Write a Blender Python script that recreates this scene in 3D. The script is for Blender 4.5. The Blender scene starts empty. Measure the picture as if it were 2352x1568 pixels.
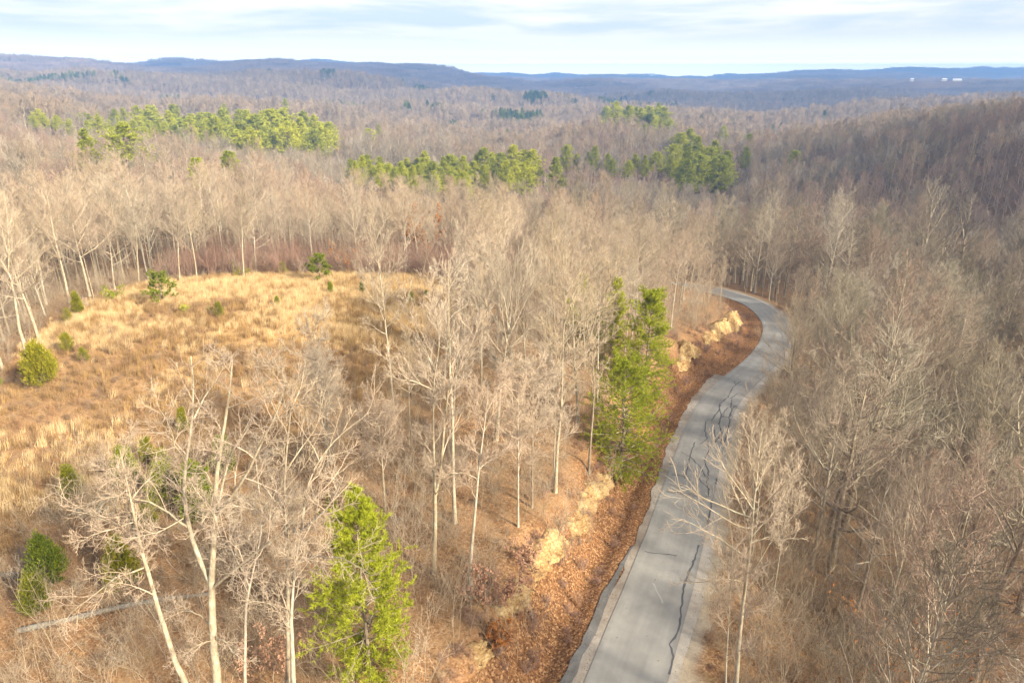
import bpy, math, random
import numpy as np
from mathutils import Vector

SC = bpy.context.scene
COL = SC.collection
RAD = math.radians

# ------------------------------------------------------------------ camera
CAMZ = 36.0
PITCH = RAD(21.45)
cam_d = bpy.data.cameras.new("camera")
cam_d.sensor_width = 36.0
cam_d.lens = 24.0
cam_d.clip_start = 0.5
cam_d.clip_end = 60000.0
cam = bpy.data.objects.new("camera", cam_d)
COL.objects.link(cam)
cam.location = (0, 0, CAMZ)
cam.rotation_euler = (math.pi / 2 - PITCH, 0, 0)
SC.camera = cam

# ------------------------------------------------------------------ light
SUN_EL, SUN_AZ = RAD(30), RAD(128)      # azimuth clockwise from +Y (view direction): behind the camera, to its right
sun_d = bpy.data.lights.new("sun", 'SUN')
sun_d.energy = 4.2
sun_d.angle = RAD(8)
sun_d.color = (1.0, 0.87, 0.66)
sun = bpy.data.objects.new("sun", sun_d)
COL.objects.link(sun)
sdir = Vector((math.sin(SUN_AZ) * math.cos(SUN_EL), math.cos(SUN_AZ) * math.cos(SUN_EL), math.sin(SUN_EL)))
sun.rotation_euler = sdir.to_track_quat('Z', 'Y').to_euler()

SC.view_settings.view_transform = 'Standard'
SC.view_settings.look = 'None'
SC.view_settings.exposure = 1.93
SC.view_settings.gamma = 1.0
SC.view_settings.use_curve_mapping = False
SC.cycles.max_bounces = 8
SC.cycles.diffuse_bounces = 3
SC.cycles.volume_bounces = 0
SC.cycles.transmission_bounces = 6
SC.cycles.sample_clamp_indirect = 4.0


def N(nt, typ, loc=None, **kw):
    n = nt.nodes.new(typ)
    for k, v in kw.items():
        if k.startswith('i_'):
            n.inputs[k[2:].replace('_', ' ')].default_value = v
        else:
            setattr(n, k, v)
    return n


def L(nt, a, b):
    nt.links.new(a, b)


def ramp(nt, fac, stops, interp='LINEAR'):
    r = nt.nodes.new('ShaderNodeValToRGB')
    cr = r.color_ramp
    cr.interpolation = interp
    while len(cr.elements) < len(stops):
        cr.elements.new(0.5)
    for e, (p, c) in zip(cr.elements, stops):
        e.position = p
        e.color = (c[0], c[1], c[2], 1.0)
    if fac is not None:
        nt.links.new(fac, r.inputs[0])
    return r


def mixc(nt, fac, a, b, blend='MIX'):
    m = nt.nodes.new('ShaderNodeMix')
    m.data_type = 'RGBA'
    m.blend_type = blend
    for sock, v in ((m.inputs[0], fac), (m.inputs[6], a), (m.inputs[7], b)):
        if hasattr(v, 'is_linked'):
            nt.links.new(v, sock)
        elif isinstance(v, (int, float)):
            sock.default_value = v
        else:
            sock.default_value = (v[0], v[1], v[2], 1.0)
    return m.outputs[2]


def mth(nt, op, a, b=None, clamp=False):
    m = nt.nodes.new('ShaderNodeMath')
    m.operation = op
    m.use_clamp = clamp
    for i, v in enumerate((a, b)):
        if v is None:
            continue
        if hasattr(v, 'is_linked'):
            nt.links.new(v, m.inputs[i])
        else:
            m.inputs[i].default_value = v
    return m.outputs[0]


SKYX, SKYY = 1.7, 0.4


def build_world():
    w = bpy.data.worlds.new("World")
    SC.world = w
    w.use_nodes = True
    nt = w.node_tree
    nt.nodes.clear()
    out = N(nt, 'ShaderNodeOutputWorld')
    sky = N(nt, 'ShaderNodeTexSky')
    sky.sky_type = 'NISHITA'
    sky.sun_disc = False
    sky.sun_elevation = SUN_EL
    sky.sun_rotation = SUN_AZ
    sky.air_density = 1.0
    sky.dust_density = 1.0
    bg1 = N(nt, 'ShaderNodeBackground')
    bg1.inputs[1].default_value = 0.07
    L(nt, sky.outputs[0], bg1.inputs[0])
    tc = N(nt, 'ShaderNodeTexCoord')
    sep = N(nt, 'ShaderNodeSeparateXYZ')
    L(nt, tc.outputs['Generated'], sep.inputs[0])
    # broken flat cloud low over the horizon: long banks, foreshortened
    comb = N(nt, 'ShaderNodeCombineXYZ')
    L(nt, mth(nt, 'MULTIPLY', sep.outputs[0], 3.6), comb.inputs[0])
    L(nt, mth(nt, 'MULTIPLY', sep.outputs[1], 3.6), comb.inputs[1])
    L(nt, mth(nt, 'MULTIPLY', sep.outputs[2], 31.0), comb.inputs[2])
    mp = N(nt, 'ShaderNodeMapping')
    mp.inputs['Location'].default_value = (SKYX, SKYY, 0.3)
    L(nt, comb.outputs[0], mp.inputs[0])
    n1 = N(nt, 'ShaderNodeTexNoise')
    n1.inputs['Scale'].default_value = 1.0
    n1.inputs['Detail'].default_value = 6.0
    n1.inputs['Roughness'].default_value = 0.55
    n1.inputs['Distortion'].default_value = 0.5
    L(nt, mp.outputs[0], n1.inputs['Vector'])
    n2 = N(nt, 'ShaderNodeTexNoise')
    n2.inputs['Scale'].default_value = 3.6
    n2.inputs['Detail'].default_value = 5.0
    L(nt, mp.outputs[0], n2.inputs['Vector'])
    # thin layer: blue-grey undersides against bright white tops
    s = mth(nt, 'ADD', mth(nt, 'MULTIPLY', n1.outputs[0], 0.78), mth(nt, 'MULTIPLY', n2.outputs[0], 0.22))
    cr = ramp(nt, s, [(0.36, (0.64, 0.60, 0.54)), (0.45, (0.56, 0.55, 0.53)), (0.51, (0.48, 0.485, 0.505)), (0.59, (0.375, 0.42, 0.475))])
    # fades to an even pale veil at the horizon
    f = N(nt, 'ShaderNodeMapRange')
    f.interpolation_type = 'SMOOTHSTEP'
    f.inputs['From Min'].default_value = 0.025
    f.inputs['From Max'].default_value = 0.062
    L(nt, sep.outputs[2], f.inputs['Value'])
    veil = ramp(nt, sep.outputs[2], [(0.0, (3.3, 3.2, 2.6)), (0.0104, (3.1, 3.0, 2.45)), (0.014, (1.80, 1.72, 1.42)), (0.02, (1.14, 1.08, 0.93)), (0.03, (0.80, 0.765, 0.685)), (0.05, (0.60, 0.58, 0.55)), (0.09, (0.52, 0.51, 0.49))])
    cl = mixc(nt, f.outputs[0], veil.outputs[0], cr.outputs[0])
    bg2 = N(nt, 'ShaderNodeBackground')
    bg2.inputs[1].default_value = 0.57
    L(nt, cl, bg2.inputs[0])
    mx = N(nt, 'ShaderNodeMixShader')
    mx.inputs[0].default_value = 0.92
    L(nt, bg1.outputs[0], mx.inputs[1])
    L(nt, bg2.outputs[0], mx.inputs[2])
    L(nt, mx.outputs[0], out.inputs[0])


build_world()

# ------------------------------------------------------------------ numeric helpers
rng = np.random.default_rng(11)
FX = 1568.0          # focal length in units of a 2352-wide picture


def ray(u, v):
    a = (np.asarray(u, float) - 1176) / FX
    b = (784 - np.asarray(v, float)) / FX
    return np.stack([a, math.cos(PITCH) + b * math.sin(PITCH), -math.sin(PITCH) + b * math.cos(PITCH)], -1)


def project(p):
    p = np.asarray(p, float)
    x, y, z = p[..., 0], p[..., 1], p[..., 2] - CAMZ
    d = y * math.cos(PITCH) - z * math.sin(PITCH)
    up = y * math.sin(PITCH) + z * math.cos(PITCH)
    d = np.where(d < 0.1, 0.1, d)
    return 1176 + FX * x / d, 784 - FX * up / d, d


def at(u, v, Y):
    """the point of the upright plane at distance Y that is seen at u, v"""
    r = ray(u, v)
    t = Y / r[..., 1]
    return np.stack([r[..., 0] * t, np.zeros_like(t) + Y, CAMZ + r[..., 2] * t], -1)


def _hash(ix, iy, seed):
    h = (ix.astype(np.int64) * 374761393 + iy.astype(np.int64) * 668265263 + seed * 974711) & 0x7fffffff
    h = ((h ^ (h >> 13)) * 1274126177) & 0x7fffffff
    h = h ^ (h >> 16)
    return (h & 0xffff) / 32767.5 - 1.0


def vnoise(x, y, seed=0):
    ix, iy = np.floor(x), np.floor(y)
    fx, fy = x - ix, y - iy
    fx = fx * fx * fx * (fx * (fx * 6 - 15) + 10)
    fy = fy * fy * fy * (fy * (fy * 6 - 15) + 10)
    a, b = _hash(ix, iy, seed), _hash(ix + 1, iy, seed)
    c, d = _hash(ix, iy + 1, seed), _hash(ix + 1, iy + 1, seed)
    return (a * (1 - fx) + b * fx) * (1 - fy) + (c * (1 - fx) + d * fx) * fy


def sstep(a, b, x):
    t = np.clip((x - a) / (b - a), 0, 1)
    return t * t * (3 - 2 * t)


# ------------------------------------------------------------------ terrain shape
# (picture u, v, metres below the camera): what the ground near the camera measures
PIX = [(1440, 1500, 34.3), (1503, 1384, 34.7), (1582, 1128, 36.5), (1625, 985, 38.5), (1700, 870, 40.5), (1778, 775, 43.5),
       (1740, 700, 46.0), (1628, 664, 46.5),
       (900, 640, 31.2), (640, 633, 31.8), (350, 690, 32.2), (450, 645, 32.4), (100, 880, 33.2), (60, 1400, 32.8), (600, 1000, 31.0), (300, 1100, 32.0),
       (1000, 1300, 31.5), (1200, 1150, 31.0), (1060, 655, 32.0), (1000, 900, 30.6), (1360, 1090, 31.8), (1150, 1400, 31.4), (1080, 1540, 31.8),
       (1260, 1250, 31.4), (1500, 880, 34.0), (1600, 790, 36.8), (1450, 740, 36.0), (500, 1540, 32.6), (800, 1450, 31.8),
       (0, 1250, 33.0), (0, 900, 34.2), (160, 730, 34.0), (-250, 1000, 36.0), (-250, 1400, 34.5),
       (1680, 1480, 36.3), (1860, 1450, 39.5), (2150, 1480, 43.5), (2400, 1350, 47.5), (1900, 1100, 44.5), (2150, 1050, 49.0), (2380, 1000, 54.0),
       (1950, 830, 50.0), (2150, 800, 53.5), (2340, 780, 56.0), (1860, 700, 50.5)]
WORLD = [(0, 10, 3.0), (-25, 5, 3.0), (-60, 20, 0.0), (40, 5, -4.0), (80, 10, -10), (0, -40, 3), (-60, -60, 0), (80, -60, -10),
         (-110, 80, -6), (-75, 105, 1.0), (-40, 130, 1.0), (0, 132, 0.5), (30, 135, -5.0),
         (0, 165, -8), (-60, 165, -6), (-110, 150, -8), (40, 170, -13), (75, 155, -15), (112, 165, -15), (150, 150, -18), (170, 190, -20),
         (0, 240, -25), (-120, 240, -14), (80, 230, -30), (140, 225, -33), (190, 260, -33), (240, 250, -27), (205, 320, -23),
         (286, 400, 4), (330, 390, 8), (257, 400, -7), (290, 450, -6), (240, 440, -16), (252, 480, -19), (196, 560, -40), (350, 450, 6), (420, 600, -10), (300, 620, -26), (110, 330, -36), (130, 430, -42),
         (0, 400, -35), (-200, 400, -16), (-300, 380, -10), (0, 600, -46), (-250, 650, -28), (-450, 650, -10), (0, 900, -50), (145, 810, -36), (90, 760, -40), (-500, 1000, -30), (-800, 1100, -10),
         (300, 900, -55), (600, 900, -40), (0, 1400, -60), (-700, 1700, -28), (-1200, 1700, -8), (500, 1500, -72), (1100, 1500, -45),
         (0, 2300, -58), (-1000, 2400, 10), (-1900, 2600, 62), (-1200, 3400, 66), (-700, 3900, 38), (-300, 4200, 4), (600, 2400, -62), (1500, 2400, -45),
         (400, 3500, -30), (1300, 3500, -28), (2500, 3600, -24), (0, 5200, -45), (1500, 5500, -55), (3500, 5200, -50),
         (-3500, 4500, 90), (-2500, 6000, 60), (0, 8500, -20), (3000, 8200, 5), (4700, 7800, 45), (6000, 7800, 96), (8000, 7500, 110), (-4000, 9000, 40),
         (0, 15000, 10), (6000, 15000, 20), (-6000, 15000, 40), (12000, 12000, 40), (-12000, 10000, 60),
         (0, -1000, -20), (1200, 0, -30), (-1200, 0, -20), (300, 0, -15), (-300, 0, -8), (0, -12000, 0), (12000, 0, 0), (-12000, 0, 0), (4000, 0, -10), (-4000, 0, 20), (0, -4000, 0),
         (280, -150, -15), (-250, -200, -8)]


def _ctrl():
    r = ray([p[0] for p in PIX], [p[1] for p in PIX])
    h = np.array([p[2] for p in PIX])
    P = r * (h / -r[:, 2])[:, None]
    a = np.stack([P[:, 0], P[:, 1], CAMZ - h], -1)
    return np.concatenate([a, np.array(WORLD, float)])


def lp(x, y):
    """the plane with its distances compressed: even near the camera, logarithmic far off"""
    r = np.hypot(x, y) + 1e-6
    k = 2.0 * np.arcsinh(r / 70.0) / r
    return x * k, y * k


CT = _ctrl()
_ca, _cr = lp(CT[:, 0], CT[:, 1])


def _rk(d2):
    return np.sqrt(d2 + 0.012)


def _solve():
    n = len(CT)
    A = _rk((_ca[:, None] - _ca[None]) ** 2 + (_cr[:, None] - _cr[None]) ** 2)
    M = np.zeros((n + 1, n + 1))
    M[:n, :n] = A - np.eye(n) * 0.01
    M[:n, n] = 1
    M[n, :n] = 1
    return np.linalg.solve(M, np.concatenate([CT[:, 2], [0]]))


_W = _solve()


def natural(x, y):
    x = np.asarray(x, float)
    y = np.asarray(y, float)
    sh = x.shape
    x, y = x.ravel(), y.ravel()
    z = np.zeros(len(x))
    for i in range(0, len(x), 20000):
        a, r = lp(x[i:i + 20000], y[i:i + 20000])
        z[i:i + 20000] = _rk((a[:, None] - _ca[None]) ** 2 + (r[:, None] - _cr[None]) ** 2) @ _W[:-1] + _W[-1]
    r = np.hypot(x, y)
    z += 0.25 * vnoise(x / 7, y / 7, 3) + 0.12 * vnoise(x / 2.3, y / 2.3, 4)
    z += sstep(170, 380, r) * (6 * vnoise(x / 95, y / 80, 5) + 6 * vnoise(x / 230, y / 170, 6))
    z += sstep(700, 1500, r) * (20 * vnoise(x / 420, y / 300, 7))
    z += sstep(480, 900, r) * 17 * vnoise(x / 380, y / 140, 12) + sstep(1300, 2000, r) * 27 * vnoise(x / 800, y / 330, 13)
    z += sstep(2200, 4500, r) * (15 * vnoise(x / 900, y / 700, 8) + 10 * vnoise(x / 2600, y / 1500, 9))
    return z.reshape(sh)


# road centre line: picture u, v and drop below the camera
RD = [(1437, 1568, 34.2), (1478, 1450, 34.5), (1503, 1384, 34.7), (1541, 1270, 35.4), (1582, 1128, 36.5), (1599, 1065, 37.2), (1627, 975, 38.5),
      (1655, 918, 39.5), (1706, 868, 40.6), (1752, 828, 41.8), (1780, 785, 43.2), (1783, 752, 44.5), (1768, 726, 45.5), (1733, 697, 46.2), (1680, 678, 46.6), (1628, 664, 46.8), (1560, 655, 47.2), (1450, 650, 48.0)]


def _road():
    r = ray([p[0] for p in RD], [p[1] for p in RD])
    h = np.array([p[2] for p in RD])
    P = r * (h / -r[:, 2])[:, None]
    P[:, 2] += CAMZ
    d = P[0] - P[2]
    d = d / np.linalg.norm(d[:2])
    P = np.concatenate([[P[0] + d * 60 + [-8, 0, 0], P[0] + d * 25], P])
    # Catmull-Rom resample, then smooth
    out = []
    Q = np.concatenate([[2 * P[0] - P[1]], P, [2 * P[-1] - P[-2]]])
    for i in range(1, len(Q) - 2):
        n = max(2, int(np.linalg.norm(Q[i + 1] - Q[i]) / 0.8))
        t = np.linspace(0, 1, n, endpoint=False)[:, None]
        p0, p1, p2, p3 = Q[i - 1], Q[i], Q[i + 1], Q[i + 2]
        out.append(0.5 * (2 * p1 + (p2 - p0) * t + (2 * p0 - 5 * p1 + 4 * p2 - p3) * t ** 2 + (3 * p1 - p0 - 3 * p2 + p3) * t ** 3))
    C = np.concatenate(out + [P[-1:]])
    for _ in range(25):
        C[1:-1] = 0.25 * C[:-2] + 0.5 * C[1:-1] + 0.25 * C[2:]
    s = np.concatenate([[0], np.cumsum(np.linalg.norm(np.diff(C, axis=0), axis=1))])
    ss = np.arange(0, s[-1], 0.75)
    return np.stack([np.interp(ss, s, C[:, k]) for k in range(3)], -1)


ROAD = _road()
_rt = np.gradient(ROAD[:, :2], axis=0)
_rt /= np.linalg.norm(_rt, axis=1)[:, None]
RN = np.stack([_rt[:, 1], -_rt[:, 0]], -1)      # right-hand normal


def road_sd(x, y):
    """signed distance from the road's centre line (right is positive), its height there, index"""
    x, y = np.ravel(x), np.ravel(y)
    d = np.full(len(x), 1e3)
    z = np.zeros(len(x))
    k = np.zeros(len(x), int)
    sel = np.where((np.hypot(x - 40, y - 70) < 130))[0]
    for i in range(0, len(sel), 4000):
        j = sel[i:i + 4000]
        dx = x[j][:, None] - ROAD[None, :, 0]
        dy = y[j][:, None] - ROAD[None, :, 1]
        m = np.argmin(dx * dx + dy * dy, 1)
        a = np.arange(len(j))
        sg = dx[a, m] * RN[m, 0] + dy[a, m] * RN[m, 1]
        dd = np.hypot(dx[a, m], dy[a, m])
        d[j] = np.where(sg < 0, -dd, dd)
        z[j] = ROAD[m, 2]
        k[j] = m
    return d, z, k


# clearings with houses: picture place, distance, half-width of the rise they stand on
HOUSES = [(2161, 221, 2850, 60, 16, 9), (2190, 220, 2850, 60, 30, 9), (2086, 225, 2800, 50, 12, 8), (944, 231, 1900, 45, 10, 7)]


def _bumps():
    out = []
    for u, v, Y, w, L_, d_ in HOUSES:
        p = at(u, v + 2, Y)
        out.append((p[0], p[1], max(14.0, float(p[2] - natural(p[0:1], p[1:2])[0])), w))
    return out


BUMPS = _bumps()
CLEARINGS = [(b[0], b[1], b[3] * 0.75) for b in BUMPS] + [(b[0] * (1 - 40 * k / b[1]), b[1] - 40 * k, b[3] * 0.5) for b in BUMPS for k in (1, 2, 3)]


_rslope = np.gradient(ROAD[:, 2]) / 0.75


def road_z(x, y, k):
    return ROAD[k, 2] + ((x - ROAD[k, 0]) * _rt[k, 0] + (y - ROAD[k, 1]) * _rt[k, 1]) * _rslope[k]


def ground(x, y):
    x = np.asarray(x, float)
    y = np.asarray(y, float)
    sh = x.shape
    x, y = x.ravel(), y.ravel()
    z = natural(x, y)
    for bx, by, am, w in BUMPS:
        q = ((x - bx) ** 2 + (y - by) ** 2) / (w * w)
        z += np.where(q < 20, am * np.exp(-q * 0.5), 0)
    d, zr, k = road_sd(x, y)
    a = np.abs(d)
    rough = 0.35 * vnoise(x / 1.7, y / 1.7, 21) + 0.2 * vnoise(x / 0.7, y / 0.7, 22)
    wl = sstep(5.2, 9.2 + 1.2 * vnoise(x / 6, y / 6, 23), a)
    wr = sstep(3.9, 9.5, a)
    base = zr - 0.10 - 0.35 * np.exp(-((a - 4.9) / 0.7) ** 2) * (d < 0)
    w = np.where(d < 0, wl, wr)
    z2 = base * (1 - w) + z * w + rough * 4 * w * (1 - w) * (d < 0)
    return np.where(a < 14, z2, z).reshape(sh)


def gp(u, v, lift=0.0, tmax=3000.0, tmin=22.0):
    """where the line of sight through u, v meets the ground (raised by lift)"""
    u, v = np.atleast_1d(np.asarray(u, float)), np.atleast_1d(np.asarray(v, float))
    r = ray(u, v)
    ts = np.geomspace(tmin, tmax, 420)
    P = r[:, None, :] * ts[None, :, None]
    g = ground(P[..., 0], P[..., 1]) + lift
    below = (P[..., 2] + CAMZ) < g
    i = np.argmax(below, 1)
    i = np.where(below.any(1), np.maximum(i, 1), len(ts) - 1)
    a, b = ts[i - 1], ts[i]
    for _ in range(14):
        m = 0.5 * (a + b)
        p = r * m[:, None]
        bl = (p[:, 2] + CAMZ) < ground(p[:, 0], p[:, 1]) + lift
        b = np.where(bl, m, b)
        a = np.where(bl, a, m)
    p = r * b[:, None]
    p[:, 2] = ground(p[:, 0], p[:, 1])
    return p


FIELD = gp([-300, 0, 40, 120, 175, 240, 330, 450, 640, 800, 960, 1085, 1090, 1050, 985, 960, 900, 780, 640, 420, 260, 170, 60, -300],
           [1000, 905, 850, 770, 720, 690, 658, 643, 634, 634, 640, 656, 700, 740, 800, 880, 960, 1010, 1060, 1040, 1040, 1150, 1290, 1330])[:, :2]


def field_sd(x, y):
    """inside the old field: positive metres from its edge"""
    x, y = np.ravel(x), np.ravel(y)
    n = len(FIELD)
    d = np.full(len(x), 1e9)
    ins = np.zeros(len(x), bool)
    for i in range(n):
        a, b = FIELD[i], FIELD[(i + 1) % n]
        e = b - a
        t = np.clip(((x - a[0]) * e[0] + (y - a[1]) * e[1]) / (e @ e), 0, 1)
        d = np.minimum(d, np.hypot(x - a[0] - t * e[0], y - a[1] - t * e[1]))
        c = ((a[1] > y) != (b[1] > y)) & (x < (b[0] - a[0]) * (y - a[1]) / (b[1] - a[1] + 1e-12) + a[0])
        ins ^= c
    return np.where(ins, d, -d)


# ------------------------------------------------------------------ mesh helpers
def mesh_np(name, verts, faces, mats, smooth=False, mat_idx=None):
    """verts (n,3); faces: list of (m,k) index arrays"""
    me = bpy.data.meshes.new(name)
    verts = np.asarray(verts, np.float32)
    faces = [np.asarray(f, np.int32) for f in faces if len(f)]
    me.vertices.add(len(verts))
    me.vertices.foreach_set('co', verts.ravel())
    nl = sum(f.size for f in faces)
    nf = sum(len(f) for f in faces)
    me.loops.add(nl)
    me.loops.foreach_set('vertex_index', np.concatenate([f.ravel() for f in faces]))
    me.polygons.add(nf)
    tot = np.concatenate([np.full(len(f), f.shape[1], np.int32) for f in faces])
    me.polygons.foreach_set('loop_start', np.concatenate([[0], np.cumsum(tot)[:-1]]).astype(np.int32))
    me.update(calc_edges=True)
    if smooth:
        me.polygons.foreach_set('use_smooth', np.ones(nf, bool))
    for m in (mats if isinstance(mats, (list, tuple)) else [mats]):
        me.materials.append(m)
    if mat_idx is not None:
        me.polygons.foreach_set('material_index', np.asarray(mat_idx, np.int32))
    return me


class Geo:
    def __init__(self):
        self.v, self.q, self.t, self.n = [], [], [], 0

    def add(self, v, quads=None, tris=None):
        v = np.asarray(v, float).reshape(-1, 3)
        if quads is not None and len(quads):
            self.q.append(np.asarray(quads) + self.n)
        if tris is not None and len(tris):
            self.t.append(np.asarray(tris) + self.n)
        self.v.append(v)
        self.n += len(v)

    def mesh(self, name, mat, smooth=False):
        f = []
        if self.q:
            f.append(np.concatenate(self.q))
        if self.t:
            f.append(np.concatenate(self.t))
        return mesh_np(name, np.concatenate(self.v), f, mat, smooth)


def unit(v):
    return v / (np.linalg.norm(v, axis=-1, keepdims=True) + 1e-9)


def tubes(geo, P, R, S):
    """P (N,K,3) paths, R (N,K) radii, S sides: one tapered tube each"""
    Nn, K, _ = P.shape
    if Nn == 0:
        return
    T = unit(np.gradient(P, axis=1) if K > 2 else np.repeat(P[:, 1:] - P[:, :1], 2, 1))
    t0 = T[:, :1]
    ref = np.where(np.abs(t0[..., 2:3]) > 0.8, np.array([1.0, 0.2, 0]), np.array([0.1, 0, 1.0]))
    U = unit(np.cross(T, ref))
    V = np.cross(T, U)
    a = np.arange(S) * 2 * math.pi / S
    ring = U[:, :, None] * np.cos(a)[None, None, :, None] + V[:, :, None] * np.sin(a)[None, None, :, None]
    verts = P[:, :, None] + ring * R[:, :, None, None]
    i = np.arange(Nn)[:, None, None] * K * S
    k = np.arange(K - 1)[None, :, None] * S
    s = np.arange(S)[None, None, :]
    s2 = (s + 1) % S
    q = np.stack(np.broadcast_arrays(i + k + s, i + k + s2, i + k + S + s2, i + k + S + s), -1).reshape(-1, 4)
    geo.add(verts, q)


def grow(P0, D0, Ln, K, trop, wob, g, sag=0.0):
    n = len(P0)
    P = np.zeros((n, K, 3))
    P[:, 0] = P0
    d = unit(D0)
    st = (Ln / (K - 1))[:, None]
    for k in range(1, K):
        d = unit(d + np.array([0, 0, 1.0]) * (trop / (K - 1)) + g.normal(0, wob / math.sqrt(K - 1), (n, 3)))
        P[:, k] = P[:, k - 1] + d * st
    return P


def spawn(P, R, Ln, m, tr, ang, ratio, g, K=4, trop=0.3, wob=0.25, taper=0.25, rr=0.6, rmin=0.004, fall=0.5, upb=0.0):
    """m children on each parent path"""
    Nn, Kp, _ = P.shape
    idx = np.repeat(np.arange(Nn), m)
    j = np.tile(np.arange(m), Nn)
    t = tr[0] + (tr[1] - tr[0]) * np.clip((j + g.uniform(0.05, 0.95, Nn * m)) / m, 0, 1)
    s = np.minimum(t * (Kp - 1), Kp - 1.001)
    i = s.astype(int)
    f = (s - i)[:, None]
    A, B = P[idx, i], P[idx, i + 1]
    pos = A * (1 - f) + B * f
    tan = unit(B - A)
    rad = R[idx, i] * (1 - f[:, 0]) + R[idx, i + 1] * f[:, 0]
    ref = np.where(np.abs(tan[:, 2:3]) > 0.9, np.array([1.0, 0, 0]), np.array([0, 0, 1.0]))
    U = unit(np.cross(tan, ref))
    V = np.cross(U, tan)
    ph = j * 2.39996 + np.repeat(g.uniform(0, 6.283, Nn), m) + g.normal(0, 0.35, Nn * m)
    perp = U * np.cos(ph)[:, None] + V * np.sin(ph)[:, None]
    a = np.radians(g.uniform(ang[0], ang[1], Nn * m))[:, None]
    d = tan * np.cos(a) + perp * np.sin(a)
    d[:, 2] += upb
    ln = Ln[idx] * ratio * (1 - fall * t) * g.uniform(0.65, 1.25, Nn * m)
    Q = grow(pos, d, ln, K, trop, wob, g)
    r0 = np.maximum(np.minimum(rad * rr, rad * 0.95), rmin)
    Rq = np.maximum(r0[:, None] * np.linspace(1, taper, K)[None], rmin * 0.7)
    return Q, Rq, ln


def trunk_path(H, g, lean=0.03, wob=0.06, K=12, r0=0.2, top=0.12):
    d = np.array([[g.normal(0, lean), g.normal(0, lean), 1.0]])
    P = grow(np.zeros((1, 3)), d, np.array([H]), K, 0.15, wob, g)
    P[:, :, 2] *= H / P[0, -1, 2]
    t = np.linspace(0, 1, K)
    R = r0 * (1 - (1 - top) * t ** 0.9) * (1 + 0.45 * np.exp(-t * 22))
    P[:, 0, 2] -= 0.5
    return P, R[None]


FORMS = {
    #          height clear limbs angles     limb   trop  r0    wobble
    'slender': dict(H=20.0, clear=0.45, nl=22, ang=(32, 58), lr=0.25, trop=0.55, r0=0.145, wob=0.16),
    'broom': dict(H=18.5, clear=0.30, nl=22, ang=(20, 44), lr=0.40, trop=0.40, r0=0.165, wob=0.16),
    'round': dict(H=17.0, clear=0.30, nl=20, ang=(32, 66), lr=0.42, trop=0.42, r0=0.185, wob=0.22),
    'gnarled': dict(H=17.5, clear=0.26, nl=14, ang=(38, 72), lr=0.52, trop=0.28, r0=0.28, wob=0.36),
    'pole': dict(H=16.0, clear=0.40, nl=18, ang=(28, 50), lr=0.20, trop=0.5, r0=0.10, wob=0.14),
}


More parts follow.
